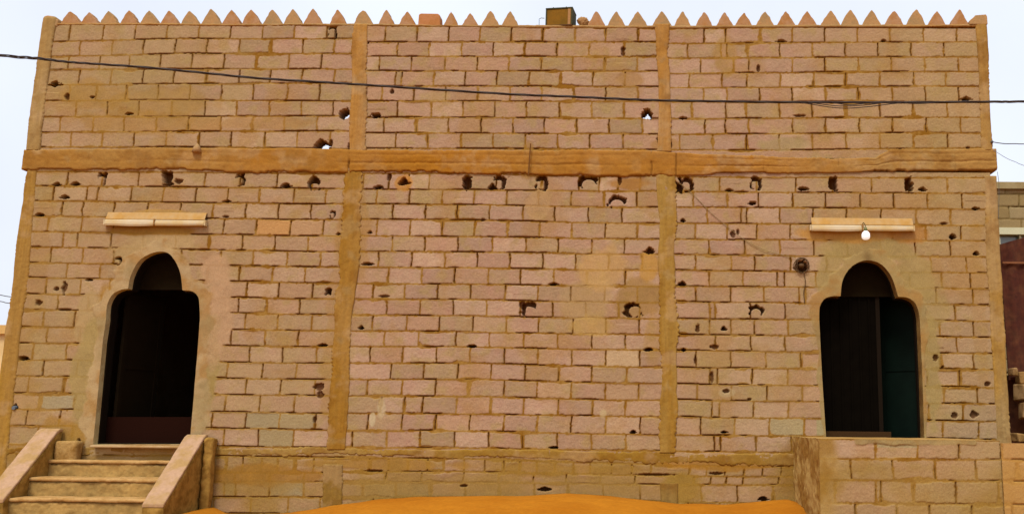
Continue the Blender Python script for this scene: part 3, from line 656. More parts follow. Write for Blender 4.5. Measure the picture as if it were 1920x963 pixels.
MER = [(130,20.6,19),(166,22,18),(201.5,19,18),(240,18,18),(277.6,18,18),(316,19,18),(353.4,19,18),(394.6,15.6,19),(433,17.6,18),(469.4,16.6,19),(509,16.6,19),(548,16,19),(585.7,15,19),(632,16.6,17),
 (679.5,18,18),(723,16.6,17),(763,21,17),(845,20.6,14),(881,23,17),(918.8,19,18),(956,20,17),(1118,20.6,17),(1155.5,20.6,18),(1196,20.3,19),(1241,20,19),(1280,20,17),(1320.7,21,17),(1359,22,17),(1394.8,23,17),
 (1434.7,21,18),(1474,20,19),(1513.8,20,19),(1558,19,20),(1595,17,19),(1635.5,17,19),(1677.7,19,20),(1718.6,16.6,19),(1758,19,18),(1799.7,17,18)]
M_MER = material('terracotta render', alb(188,136,94), rough=.95, grain=.08, gscale=40, bump=.3, c2=alb(180,120,66), bscale=6, spec=.1)
M_MER2 = material('weathered render', alb(190,138,86), rough=.95, grain=.08, gscale=40, bump=.3, c2=alb(172,132,86), bscale=7, spec=.1)
rm = np.random.default_rng(3)
for k, (u, v, hw) in enumerate(MER):
    yb_ = np.interp(u, [110, 400, 960, 1240, 1832], [44.5, 45.5, 48.5, 49, 47])
    if k in (14, 24): hw = 19
    x, zt_ = at(u, v); xa, zb = at(u-hw, yb_); xb, _ = at(u+hw, yb_); zb -= .004
    f = 1.35 if k in (14,) else 1.0
    prof = []
    nseg = 7; pw = rm.uniform(.74, .86)/f*1.0; wob = lambda: rm.uniform(-.006, .006)
    H = zt_-zb
    lft = [(x + (xa-x)*((1-t)**pw) + wob(), zb+H*t) for t in np.linspace(0, .94, nseg)]
    rgt = [(x + (xb-x)*((1-t)**pw) + wob(), zb+H*t) for t in np.linspace(.94, 0, nseg)]
    g = G(); g.prism_y(lft + [(x+rm.uniform(-.006, .006), zt_)] + rgt, .012+rm.uniform(-.008, .01), .13)
    g.build('merlon', M_MER2 if rm.random() < .35 or k in (14, 24) else M_MER, BASE, bevel=.008)
# corner post heads
xa, za = at(84, 44); xb, zb = at(108, 31)
G().prism_y([(xa-.02, za-.05), (at(108,44)[0]+.01, za-.05), (at(110,38)[0], at(110,38)[1]), (at(104,31)[0], at(104,31)[1]), (at(90,29)[0], at(90,29)[1]), (at(82,31)[0], at(82,31)[1])], -.012, .2).build('post_head', M_MER2, BASE, bevel=.02)
G().prism_y([at(1817,47), at(1817,40), at(1829,30), at(1848,28.5), at(1850,33), at(1851,47)], -.021, .2).build('post_head', M_MER2, BASE, bevel=.006)
# short bar of reinforcement standing out of the ring beam
G().tube([(at(996,272)[0], -.055, at(996,272)[1]), (at(994,300)[0], -.062, at(994,300)[1]), (at(992,330)[0], -.055, at(992,330)[1])], .008).build('rusty_bar', material('rusty bar', alb(120,70,20), rough=.9), BASE)
gp = G(); gp.tube([(at(28,762)[0], .08, at(28,762)[1]), (at(27,764)[0], -.02, at(27,764)[1])], .022, 12).build('pipe_stub', material('blue grey pipe', alb(110,115,120), rough=.5), BASE)
# lump of mortar on top of the ring beam
xl0, zl0 = at(372, 277)
G().lathe([(.0, .045), (.02, .03), (.045, -.01), (.06, -.07), (.0, -.08)], xl0, -.03, zl0, 9).build('mortar_lump', M_MER2, BASE, smooth=True)

# door linings, frames and leaves
def outline_at(D, off):
    """outline moved inward by off"""
    P = np.array(D); n = len(P); out = []
    c = P.mean(0)
    for i in range(n):
        a, b, d = P[i-1], P[i], P[(i+1) % n]
        e1 = b-a; e2 = d-b; n1 = np.array([e1[1], -e1[0]])/max(np.hypot(*e1), 1e-9); n2 = np.array([e2[1], -e2[0]])/max(np.hypot(*e2), 1e-9)
        m = n1+n2; m /= max(np.hypot(*m), 1e-9); out.append(b + m*off)
    return np.array(out)
M_LIN = material('door lining plaster', alb(160,118,62), rough=.95, grain=.1, gscale=40, bump=.3, c2=alb(128,84,40), bscale=6, spec=.1)
M_LIN2 = material('pale lining plaster', alb(212,178,122), rough=.95, grain=.1, gscale=40, bump=.3, c2=alb(190,150,96), bscale=6, spec=.1)
M_FRAME = material('dark brown door steel', (.010, .006, .003), rough=.8, grain=.1, spec=.05)
M_LEAF = material('dark green door steel', (.002, .0065, .004), rough=.6, grain=.25, gscale=6, spec=.06)
M_LEAFB = material('near black door leaf', (.0032, .0022, .0012), rough=.9, grain=.2, gscale=9, spec=.02)
M_SILL = material('worn brown timber', (.014, .004, .002), rough=.9, grain=.2, spec=.03)
def doorway(D, name_label, kind):
    P = np.array(D); n = len(P)
    dp = .205
    ex = P.mean(0)
    root = link('doorway', None, None, BASE); root.location = Vector((ex[0], 0, P[:, 1].min())) - BO
    root['label'] = name_label
    g = G()
    vs = [(p[0], -.004, p[1]) for p in P] + [(p[0], dp, p[1]) for p in P]
    g.add(vs, [(i, (i+1) % n, (i+1) % n+n, i+n) for i in range(n)])
    g.build('lining', M_LIN if kind == 2 else M_LIN2, root)
    # frame: band just inside the outline, set back
    inn = outline_at(D, .02)
    c = P.mean(0)
    if np.abs(inn-c).sum() > np.abs(P-c).sum(): inn = outline_at(D, -.02)
    g = G(); f = []
    for y in ((.085, .2) if kind == 1 else (.14, .2)):
        g.v += [(a[0], y, a[1]) for a in P] + [(b[0], y, b[1]) for b in inn]
    for i in range(n):
        j = (i+1) % n
        g.f += [(i, j, j+n, i+n), (i+2*n, i+3*n, j+3*n, j+2*n), (i+n, j+n, j+3*n, i+3*n)]
    g.build('frame', M_FRAME, root)
    return root
d1 = doorway(D1, 'open doorway with trefoil arch at the head of the steps', 1)
d2 = doorway(D2, 'doorway with trefoil arch above the block platform, green leaf ajar', 2)
# left doorway: spandrel panel above, leaf folded inward on the left, kick board at the bottom
def xz(u, v, Y): x, z = at(u, v, Y); return x, z
Yp = .19
def arch_panel(pts, Y, th, name, mat, parent):
    return G().prism_y([at(u, v, Y) for u, v in pts], Y, Y+th).build(name, mat, parent)
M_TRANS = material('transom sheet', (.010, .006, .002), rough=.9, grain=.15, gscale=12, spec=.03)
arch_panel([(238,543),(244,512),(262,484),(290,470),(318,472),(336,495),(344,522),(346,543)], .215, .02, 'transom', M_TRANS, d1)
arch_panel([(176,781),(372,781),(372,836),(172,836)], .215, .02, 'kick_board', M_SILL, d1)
hx, hz = at(203, 836, .22); tx, tz = at(203, 545, .22)
# leaf standing open, square to the wall, hinged on the left jamb
lx0 = at(210, 700, .22)[0]
lg = G(); 
P0 = (at(198, 836, .22)[0]+.06, .25); P1 = (P0[0]+.17, 0.80)
zb_, zt2 = FZ+.02, at(230, 546, .22)[1]
def leaf(P0, P1, z0, z1, th, name, mat, parent, ribs=3):
    dx, dy = P1[0]-P0[0], P1[1]-P0[1]; L = math.hypot(dx, dy); ux, uy = dx/L, dy/L; nx_, ny_ = -uy, ux
    g = G()
    def slab(a, b, za, zb2, t0, t1):
        q_ = [(P0[0]+ux*s+nx_*t, P0[1]+uy*s+ny_*t, z) for z in (za, zb2) for s, t in ((a, t0), (b, t0), (b, t1), (a, t1))]
        g.add(q_, [(0, 3, 2, 1), (4, 5, 6, 7), (0, 1, 5, 4), (1, 2, 6, 5), (2, 3, 7, 6), (3, 0, 4, 7)])
    slab(0, L, z0, z1, 0, th)
    for a, b in ((0, .06), (L-.06, L)): slab(a, b, z0+.001, z1-.001, -.012, -.0005)
    for zc in np.linspace(z0+.05, z1-.05, ribs): slab(.062, L-.062, zc-.03, zc+.03, -.011, -.0005)
    return g.build(name, mat, parent)
leaf(P0, P1, zb_, zt2, .035, 'leaf', material('brown painted leaf', (.010, .006, .0022), rough=.85, grain=.15, gscale=6, spec=.04), d1)
leaf((at(356, 836, .22)[0]+.05, .25), (at(356, 836, .22)[0]+.03, .80), zb_, zt2, .035, 'leaf', M_FRAME, d1)
# right doorway: near black leaf shut on the left, green leaf ajar on the right
arch_panel([(1572,556),(1577,524),(1594,498),(1622,485),(1652,491),(1674,517),(1688,556)], .215, .02, 'transom', M_TRANS, d2)
Yd = .25
xA = at(1538, 700, Yd)[0]; xM = at(1668, 700, Yd)[0]; z0 = at(1600, 826, Yd)[1]; z1 = at(1600, 553, Yd)[1]
gl = G().box(xA-.06, xM-.14, Yd, Yd+.03, z0, z1)
for t in np.linspace(.12, .88, 6): gl.box(xA-.06+(xM-xA-.08)*t-.012, xA-.06+(xM-xA-.08)*t+.012, Yd-.012, Yd-.001, z0+.12, z1-.03)
gl.build('leaf', M_LEAFB, d2)
G().box(xA-.05, xM-.02, Yd-.05, Yd-.014, z0, z0+.115).build('kick_rail', material('brown kick rail', (.050, .024, .008), rough=.85, grain=.2, spec=.05), d2)
xh = at(1738, 700, Yd)[0]
leaf((xM-.01, .62), (xh, Yd+.02), z0, z1, .035, 'leaf', M_LEAF, d2)
G().box(xM-.15, xM-.10, Yd-.013, Yd+.05, z0, z1).build('door_post', M_FRAME, d2)
# thin raised threshold slabs
M_SLAB = material('pale threshold', alb(202,160,112), rough=.95, grain=.1, c2=alb(186,138,84), spec=.1)
ta, tb = at(178, 833), at(364, 836)
G().box(ta[0], tb[0], -.10, .204, ta[1]-.03, ta[1]-.002).build('threshold', M_SLAB, d1, bevel=.01)

# ---------------------------------------------------------------- entrance steps on the left
M_STEP = material('mortar rendered steps', alb(186,138,78), rough=.95, grain=.12, gscale=30, bump=.8, c2=alb(150,102,44), bscale=7, spec=.1)
M_STRTOP = material('pink stringer coping', alb(196,148,112), rough=.95, grain=.10, gscale=30, bump=.4, c2=alb(182,136,84), bscale=5, spec=.1)
M_STRSIDE = material('rough stringer render', alb(178,128,58), rough=.95, grain=.14, gscale=26, bump=.6, c2=alb(138,94,34), bscale=7, spec=.1)
ST = empty('entrance_steps', (at(240, 900)[0], -.8, 0), 'short flight of rendered steps between two sloping side walls below the arched doorway', 'steps')
def depth_of(xw_at_wall_u, u_front, v):   # distance in front of the wall at which the upright line met at u (wall) is seen at u_front
    X = at(xw_at_wall_u, v)[0]; lo, hi = 0, 4
    for _ in range(40):
        m = (lo+hi)/2
        if (at(u_front, v, -m)[0] - X)*(1 if u_front < xw_at_wall_u else -1) < 0: hi = m
        else: lo = m
    return m
xi0 = at(352, 814)[0]; xo0 = at(386, 814)[0]
dS = .88
xi1 = at(273, 944, -dS)[0]; xo1 = at(313, 944, -dS)[0]
print('stringer x', xi0, xi1, xo0, xo1)
XI, XO = (xi0+xi1)/2, (xo0+xo1)/2
lxi = at(114, 803)[0]; lxo = at(72, 803)[0]; print('left stringer', lxo, lxi, at(13, 938, -dS)[0])
LXI = (lxi+at(13, 938, -dS)[0])/2; LXO = LXI-(XO-XI)-.01
noses = [(862, .20), (896, .50), (934, .78), (975, 1.06)]
zs = [at(200, v, -d)[1] for v, d in noses]; print('step z', FZ, zs)
def rough_box(x0, x1, y0, y1, z0, z1, step, amp, seed, name, mat, parent):
    """block with a lumpy hand-plastered surface"""
    import bmesh
    nx, ny, nz = [max(1, int(abs(b-a)/step)) for a, b in ((x0, x1), (y0, y1), (z0, z1))]
    V = {}; vs = []; fs = []
    def vid(i, j, k):
        key = (i, j, k)
        if key not in V:
            x, y, z = x0+(x1-x0)*i/nx, y0+(y1-y0)*j/ny, z0+(z1-z0)*k/nz
            e = (i in (0, nx)) + (j in (0, ny)) + (k in (0, nz))
            r = .005*(e-1)
            x += (r if i == 0 else -r if i == nx else 0); y += (r if j == 0 else -r if j == ny else 0); z += (r if k == 0 else -r if k == nz else 0)
            a = np.array([x]); b = np.array([z+y*.7]); c = np.array([y])
            y += amp*float(fbm(a, b, 7, seed)[0]) + .5*amp*float(vn(a, b, 31, seed+3)[0]); z += amp*.8*float(fbm(a, c, 5, seed+5)[0]) + .35*amp*float(vn(a, c, 27, seed+4)[0]); x += amp*.6*float(fbm(b, c, 6, seed+9)[0])
            V[key] = len(vs); vs.append((x, y, z))
        return V[key]
    for i in range(nx):
        for k in range(nz):
            fs.append((vid(i, 0, k), vid(i+1, 0, k), vid(i+1, 0, k+1), vid(i, 0, k+1))); fs.append((vid(i, ny, k), vid(i, ny, k+1), vid(i+1, ny, k+1), vid(i+1, ny, k)))
    for i in range(nx):
        for j in range(ny):
            fs.append((vid(i, j, nz), vid(i+1, j, nz), vid(i+1, j+1, nz), vid(i, j+1, nz))); fs.append((vid(i, j, 0), vid(i, j+1, 0), vid(i+1, j+1, 0), vid(i+1, j, 0)))
    for j in range(ny):
        for k in range(nz):
            fs.append((vid(0, j, k), vid(0, j, k+1), vid(0, j+1, k+1), vid(0, j+1, k))); fs.append((vid(nx, j, k), vid(nx, j+1, k), vid(nx, j+1, k+1), vid(nx, j, k+1)))
    g = G(); g.v = vs; g.f = fs
    return g.build(name, mat, parent, smooth=True)
M_TREAD = material('worn tread mortar', alb(202,150,90), rough=.95, grain=.12, gscale=30, bump=.6, c2=alb(184,130,70), bscale=6, spec=.1)
M_RISER = material('ochre riser', alb(190,142,78), rough=.95, grain=.14, gscale=28, bump=.8, c2=alb(164,124,68), bscale=4, spec=.1)
for k, (z, (v, d)) in enumerate(zip(zs, noses)):
    back = -noses[k-1][1] if k else -.02
    sp = rough_box(LXI-.02, XI+.02, -d, back, -.25, z-.042, .022, .014, 31+k*7, 'step', M_RISER, ST)
    rough_box(LXI-.02, XI+.02, -d-.022, back-.002, z-.0415, z, .022, .009, 53+k*7, 'tread', M_TREAD, sp)
def stringer(x0, x1, ztop, zfront, d, label, extra=0.0):
    # rough body with a smoother coping slab on the slope
    root = link('stringer', None, None, ST); root.location = Vector(((x0+x1)/2, 0, ztop)) - parent_origin(ST); root['label'] = label
    th = .045
    pts = [(-.025, -.2), (-.025, ztop-th), (-.10, ztop-th), (-d, zfront-th), (-d, -.2)]
    n = len(pts)
    import bmesh
    g = G(); ys = np.linspace(-.025, -d, 26)
    # gridded sides for lumps
    def top(y): return float(np.interp(-y, [.10, d], [ztop-th, zfront-th])) if y < -.10 else ztop-th
    m = 22; vs = []; fs = []
    for side, xx in ((0, x0), (1, x1)):
        for y in ys:
            for t in np.linspace(0, 1, m):
                z = -.2 + (top(y)+.2)*t
                w = .014*float(fbm(np.array([y*1.0]), np.array([z]), 6, 77+side)[0]) + .006*float(vn(np.array([y]), np.array([z]), 25, 78)[0])
                vs.append((xx + w, y, z))
    nn = len(ys)*m
    for s in (0, 1):
        for i in range(len(ys)-1):
            for j in range(m-1):
                a = s*nn+i*m+j; fs.append((a, a+m, a+m+1, a+1))
    for i in range(len(ys)-1):
        a = i*m+m-1; fs.append((a, a+m, a+m+nn, a+nn))
    for j in range(m-1):
        a = (len(ys)-1)*m+j; fs.append((a, a+1, a+1+nn, a+nn))
    g.v = vs; g.f = fs; g.build('side_wall', M_STRSIDE, root, smooth=True)
    c = G(); K = 16; vs = []; fs = []
    for i in range(K+1):
        y = -.02 - (d+.005-.02)*i/K
        zt_ = top(y)+th
        for (xx, dzz) in ((x0-.006, -th), (x0-.006, 0), (x1+.006, 0), (x1+.006, -th)):
            vs.append((xx+rng.uniform(-.004, .004), y, zt_+dzz+.002+rng.uniform(-.003, .003)))
    for i in range(K):
        for j in range(4):
            a = i*4+j; b = i*4+(j+1) % 4; fs.append((a, b, b+4, a+4))
    fs += [(0, 3, 2, 1), (K*4, K*4+1, K*4+2, K*4+3)]
    c.v = vs; c.f = fs; c.build('coping', M_STRTOP, root, bevel=.012)
zr = at(369, 814)[1]; zrf = at(293, 944, -dS)[1]
stringer(XI, XO, zr, zrf, dS, 'sloping side wall on the right of the steps')
zl_ = at(93, 803)[1]; zlf = at(-5, 935, -dS)[1]
stringer(LXO, LXI, zl_, zrf+.03, dS, 'sloping side wall on the left of the steps')
rough_box(XO+.012, XO+.12, -.14, -.02, -.25, zr-.035, .025, .022, 97, 'end_pier', M_STRSIDE, ST)
rough_box(LXI+.01, at(160, 830)[0], -.16, -.02, -.2, at(140, 826)[1], .04, .014, 91, 'stub_wall', M_STEP, ST)

# ---------------------------------------------------------------- block platform below the right doorway
dP = 1.62
px0 = at(1488, 860)[0]; pxf = at(1537, 880, -dP)[0]; print('platform x', px0, pxf)
PX0 = (px0+pxf)/2; PX1 = at(1876, 850, -dP)[0]; PZ = at(1700, 823.5, -dP)[1]; print('platform top', PZ, at(1640, 823)[1])
PL = empty('block_platform', ((PX0+PX1)/2, -dP/2, 0), 'raised block landing in front of the right doorway with a mortar smeared corner', 'platform')
class PanelY(Panel):
    def __init__(s, Y, cols, bounds, joints, seed):
        s.bx = []; s.bz = []
        for row in bounds:
            P = [at(c, y, Y) for c, y in zip(cols, row)]; s.bx.append([p[0] for p in P]); s.bz.append([p[1] for p in P])
        s.jx = [sorted(at(j, np.interp(j, cols, bounds[k]), Y)[0] for j in js) for k, js in enumerate(joints)]
        s.seed = seed; s.n = len(joints)
PF = PanelY(-dP, [1530, 1920, 2300], [[822,826,830],[859,862,866],[898,902,906],[942,946,950],[982,986,990],[1022,1026,1030]],
  [[1641,1719,1797,1876,1955,2034],[1595,1674,1752.6,1829.8,1906,1985],[1564,1641,1650,1711,1791,1871,1950,2030],[1602.7,1680,1742,1820.7,1896,1975],[1640,1720,1800,1880]], 21)
def f_plat(X, Z):
    Y, T, thr = masonry(X, Z, [(PF, -99, 99)], smears_shade=False, holes=False)
    h = fbm(X, Z, 1.4, 333)
    T = mix(T, np.broadcast_to(alb(180,144,84), T.shape), np.clip(.25+.5*h, 0, .55))
    d = X-PX0 + .10*fbm(X, Z, 5, 334)
    c = sst(.22, .08, d)
    T = mix(T, mix(np.broadcast_to(alb(158,112,44), T.shape), np.broadcast_to(alb(180,138,76), T.shape), sst(-.2, .4, fbm(X, Z, 5, 338))), c*.85); Y = Y*(1-c) + c*.006*fbm(X, Z, 9, 335)
    return Y-dP, T, thr
XE = 7.2
vlink('front_face', sheet(PX0, PX1, -.3, PZ, STEP, f_plat, []), M_WALL, PL)
def side_sheet():
    ny, nz = 110, 90
    y = np.linspace(-dP, -.005, ny); z = np.linspace(-.3, PZ, nz); Yg, Zg = np.meshgrid(y, z)
    n = fbm(Yg, Zg, 5, 401) + .4*vn(Yg, Zg, 26, 402)
    X = PX0 - .018*n*sst(0, .06, Yg+dP)
    T = mix(np.broadcast_to(alb(194,150,84), X.shape+(3,)), np.broadcast_to(alb(160,112,48), X.shape+(3,)), sst(-.3, .4, fbm(Yg, Zg, 6, 403)))
    ii = np.arange(ny*nz).reshape(nz, ny); q = np.stack([ii[:-1, :-1], ii[1:, :-1], ii[1:, 1:], ii[:-1, 1:]], -1).reshape(-1, 4)
    return np.stack([X.ravel(), Yg.ravel(), Zg.ravel()], 1), q, T.reshape(-1, 3)
vlink('side_face', side_sheet(), M_WALL, PL)
def top_sheet():
    nx, ny = 200, 60
    x = np.linspace(PX0, PX1, nx); y = np.linspace(-dP, -.005, ny); Xg, Yg = np.meshgrid(x, y)
    Z = PZ + .006*fbm(Xg, Yg, 5, 411)*sst(0, .1, Yg+dP) + .0005
    T = mix(np.broadcast_to(alb(186,136,76), Xg.shape+(3,)), np.broadcast_to(alb(172,122,56), Xg.shape+(3,)), sst(-.3, .4, fbm(Xg, Yg, 3, 413)))
    ii = np.arange(nx*ny).reshape(ny, nx); q = np.stack([ii[:-1, :-1], ii[:-1, 1:], ii[1:, 1:], ii[1:, :-1]], -1).reshape(-1, 4)
    return np.stack([Xg.ravel(), Yg.ravel(), Z.ravel()], 1), q, T.reshape(-1, 3)
vlink('top_slab', top_sheet(), M_WALL, PL)
# lower garden wall running on to the right
GW = empty('low_block_wall', (PX1+1.2, -dP/2, 0), 'low orange block wall that carries on to the right of the platform', 'wall')
def f_gw(X, Z):
    Y, T, thr = masonry(X, Z, [(PF, -99, 99)], smears_shade=False, holes=False)
    T = mix(T, np.broadcast_to(alb(200,142,72), T.shape), .6)
    return Y-dP-.02, T, thr
GZ1 = at(1890, 829, -dP)[1]
vlink('front_face', sheet(PX1+.003, PX1+2.6, -.3, GZ1-.005, STEP*1.5, f_gw, []), M_WALL, GW)
G().box(PX1+.003, PX1+2.6, -dP-.005, -dP+.2, -.3, GZ1-.012).build('core', M_STEP, GW)

# ---------------------------------------------------------------- things fixed to the wall
M_ENAM = material('dusty cream enamel', alb(220,188,146), rough=.6, grain=.08, gscale=20, c2=alb(214,172,112), bscale=5)
M_ENAMO = material('dust stained enamel', alb(198,150,92), rough=.8, grain=.08, gscale=20, c2=alb(196,138,62), bscale=6)
M_TUBE = material('milky tube glass', alb(240,214,170), rough=.3, grain=.02)
M_CAP = material('brown lamp holder', alb(168,112,48), rough=.7)
def batten(pTL, pTR, pBL, pBR, label, seed):
    Yf = -.06
    xa = (at(*pTL, Yf)[0]+at(*pBL, Yf)[0])/2; xb = (at(*pTR, Yf)[0]+at(*pBR, Yf)[0])/2
    zt_ = (at(*pTL, Yf)[1]+at(*pTR, Yf)[1])/2; zb = (at(*pBL, Yf)[1]+at(*pBR, Yf)[1])/2
    root = empty('wall_light', ((xa+xb)/2, -.02, zb), label, 'wall light', 'long tube lights fixed over the doorways')
    H = zt_-zb; ym = zb+H*.48
    # sloping reflector hood, open towards the ground
    prof = [(-.003, zt_+.012), (-.020, zt_+.012), (-.056, ym+.012), (-.060, ym-.002), (-.050, ym-.002), (-.018, zt_), (-.003, zt_)]
    G().prism_x(prof, xa+.02, xb-.015).build('hood', M_ENAMO, root, bevel=.003)
    G().box(xa+.05, xb-.05, -.034, -.004, zb+.004, ym-.004).build('housing', M_ENAMO, root, bevel=.008)
    xm = (xa+xb)/2
    for (a, b) in ((xa+.018, xm-.009), (xm+.009, xb-.018)):
        n = 16; prof2 = [(-.036, .0), (-.036, 1.0), (-.056, 1.0), (-.066, .75), (-.070, .3), (-.062, .0)]
        vs = []; fs = []; k = len(prof2)
        for i in range(n+1):
            x = a+(b-a)*i/n; sag = .006*math.sin(x*4.1+seed) + .003*math.sin(x*11+seed*2)
            for (y, t) in prof2: vs.append((x, y+sag*.4, zb+sag+(ym-.004-zb-sag)*t))
        for i in range(n):
            for j in range(k): fs.append((i*k+j, i*k+(j+1) % k, (i+1)*k+(j+1) % k, (i+1)*k+j))
        fs += [tuple(range(k)), tuple(n*k+j for j in reversed(range(k)))]
        g = G(); g.v = vs; g.f = fs; g.build('diffuser', M_ENAM, root, bevel=.003)
    for x in (xa+.008, xb-.008): G().box(x-.009, x+.009, -.064, -.004, zb+.004, ym-.003).build('end_cap', M_ENAM, root, bevel=.004)
    G().box(xm-.008, xm+.008, -.076, -.034, zb+.008, ym+.006).build('clip', M_CAP, root, bevel=.003)
    return (xa+xb)/2, zb
batten((188,401), (386,396), (200,425), (386,421), 'cream tube light with a dusty hood over the doorway at the steps', 0)
cx2, _ = batten((1521,410), (1716,408), (1517,434), (1714,432), 'cream tube light with a bulb hanging before it, over the platform doorway', 2)

bx, bz = at(1623, 431, -.16); 
BL = empty('hanging_bulb', (bx, -.16, bz), 'white globe bulb hanging on a short flex in front of the tube light', 'light bulb')
G().tube([(bx-.01, -.02, bz+.10), (bx-.006, -.10, bz+.105), (bx, -.155, bz+.06), (bx, -.16, bz+.02)], .005).build('flex', material('dark flex', alb(80,60,25), rough=.7), BL)
G().lathe([(.0, .035), (.014, .033), (.020, .015), (.022, -.012), (.0, -.013)], bx, -.16, bz, 16).build('lamp_holder', material('olive lamp holder', alb(120,116,66), rough=.5), BL, smooth=True)
G().lathe([(.018, -.012), (.028, -.020), (.044, -.038), (.050, -.060), (.050, -.088), (.042, -.108), (.026, -.118), (.0, -.121)], bx, -.16, bz, 24).build('globe', material('emissive opal glass', (.85, .88, .9), rough=.3, grain=.01, bump=0, emit=(1, .97, .95, .22)), BL, smooth=True)  # white glass with a slight emission added

# coil of wire hanging in a broken hole and the thin wire leading to it
M_WIRE = material('dark wire', alb(96,62,26), rough=.7)
cxw, czw = at(1503, 497)
CO = empty('wire_coil', (cxw, -.01, czw), 'tangled coil of old wire stuffed in a hole left of the right doorway', 'wire coil')
rc = np.random.default_rng(5)
for k in range(5):
    pts = []; a0 = rc.uniform(0, 6); rx_, rz_ = rc.uniform(.06, .105), rc.uniform(.06, .11); ox, oz = rc.uniform(-.012, .012, 2)
    for i in range(34):
        a = a0 + i/33*rc.uniform(5.4, 6.6)*1.0; pts.append((cxw+ox+rx_*math.cos(a0+i/33*6.1), -.012-.012*math.sin(i*.5+k), czw+oz+rz_*math.sin(a0+i/33*6.1)))
    G().tube(pts, .0035, 6).build('loop', M_WIRE, CO, smooth=True)
G().lathe([(0, .03), (.03, .024), (.045, 0), (.03, -.026), (0, -.03)], cxw, .03, czw, 12).build('knot', M_WIRE, CO, smooth=True)
def wire_px(pts, Y, r, name, mat, parent, n=6):
    P = curve_pts([(*at(u, v, Y),) for u, v in pts], n)
    return G().tube([(p[0], Y, p[1]) for p in P], r, 6).build(name, mat, parent, smooth=True)
WW = empty('wall_wire', (*[at(1400, 455)[0]], -.02, at(1400, 455)[1]), 'thin grey wire slanting down the blocks from the second column to the wire coil', 'wire')
wire_px([(1272,342),(1300,365),(1330,396),(1353,416),(1384,441),(1412,459),(1440,471),(1468,478),(1492,483)], -.012, .0032, 'upper_run', material('grey wire', alb(150,118,66), rough=.7), WW)
wire_px([(1508,512),(1510,530),(1507,548),(1509,568)], -.012, .005, 'lower_run', M_WIRE, WW)

# ---------------------------------------------------------------- on the roof
TZ = at(1050, 48.5)[1]
bxa = at(1024, 30, .02)[0]; bxb = at(1079, 30, .02)[0]; bzt = at(1050, 17, .02)[1]
RB = empty('metal_box', ((bxa+bxb)/2, .10, TZ), 'brown metal box with dark edges standing in the gap of the sawtooth parapet', 'box')
RBp = parent_origin(RB); wB = (bxb-bxa)/2
ca = math.radians(-7)
def rot(g):
    g.v = [(RBp.x + (x-RBp.x)*math.cos(ca) - (y-RBp.y)*math.sin(ca), RBp.y + (x-RBp.x)*math.sin(ca) + (y-RBp.y)*math.cos(ca), z) for x, y, z in g.v]; return g
M_BOX = material('brown sheet metal', alb(140,92,20), rough=.8, grain=.1, c2=alb(122,84,20), bscale=6, spec=.1); M_EDGE = material('dark steel edging', alb(74,68,42), rough=.8, spec=.1)
bx0, bx1 = RBp.x-wB*.94, RBp.x+wB*.86; by0, by1 = RBp.y-.10, RBp.y+.12
rot(G().box(bx0, bx1, by0, by1, TZ, bzt-.012)).build('body', M_BOX, RB, bevel=.004)
rot(G().box(bx0-.008, bx1+.008, by0-.008, by1+.008, bzt-.0115, bzt+.008)).build('lid', M_EDGE, RB, bevel=.003)
for x in (bx0-.006, bx1-.012):
    rot(G().box(x, x+.018, by0-.007, by0-.0005, TZ+.012, bzt-.013)).build('edge_strip', M_EDGE, RB)
rot(G().box(bx1+.0005, bx1+.006, by0, by1, TZ+.012, bzt-.013)).build('side_plate', M_EDGE, RB)
rot(G().box(bx0-.004, bx1+.004, by0-.009, by0-.0005, TZ-.001, TZ+.011)).build('bottom_rail', material('rust dark rail', alb(90,52,10), rough=.8), RB)
rot(G().box(bx1-.055, bx1-.020, by0-.004, by0-.0004, TZ+.013, bzt-.014)).build('painted_stripe', material('faded pink paint', alb(176,120,66), rough=.8), RB)
for fx in (.25, .75):
    g = G().lathe([(.0, .022), (.007, .021), (.008, .010), (.012, .009), (.012, 0), (0, 0)], bx0+(bx1-bx0)*fx, by0+.03, bzt+.0085, 8); rot(g).build('bolt', M_EDGE, RB)
BH = at(1014, 40, .06)
hk = G().tube([(BH[0]-.02, .06, TZ-.004), (BH[0]-.022, .06, BH[1]+.03), (BH[0]+.005, .06, BH[1]+.045), (BH[0]+.045, .06, BH[1]+.040)], .006)
o = hk.build('wire_bracket', material('pale galvanised wire', alb(190,200,210), rough=.5), None, origin=(BH[0], .06, TZ)); tag(o, 'thin pale bracket of bent wire on the parapet beside the brown metal box', 'bracket')
def lump(u, v, ru, rv, Y, seed, name, label, mat, base_z):
    x, z = at(u, v, Y); rx = abs(at(u+ru, v, Y)[0]-x); rz = abs(at(u, v-rv, Y)[1]-z)
    g = G(); n, m = 18, 9; vs = []; fs = []
    for i in range(m+1):
        ph = math.pi*i/m - math.pi/2
        for k in range(n):
            t = 2*math.pi*k/n; r = 1+.28*float(vn(np.array([math.cos(t)*1.3+i*.3]), np.array([math.sin(t)*1.3+i*.2]), 2.1, seed)[0])
            vs.append((x+rx*r*math.cos(ph)*math.cos(t), Y+rx*.6*r*math.cos(ph)*math.sin(t), max(base_z, z+rz*r*math.sin(ph))))
    for i in range(m):
        for k in range(n): a = i*n+k; b = i*n+(k+1) % n; fs.append((a, b, b+n, a+n))
    g.v = vs; g.f = fs; o = g.build(name, mat, None, origin=(x, Y, base_z)); return tag(o, label, 'rubble')
lump(1093, 41, 11, 7.5, .07, 3, 'mortar_rubble', 'small heap of broken mortar on the parapet right of the metal box', M_MER2, at(1093, 48.5)[1])
sx0, sz0 = at(783.5, 48); sx1, sz1 = at(826, 26)
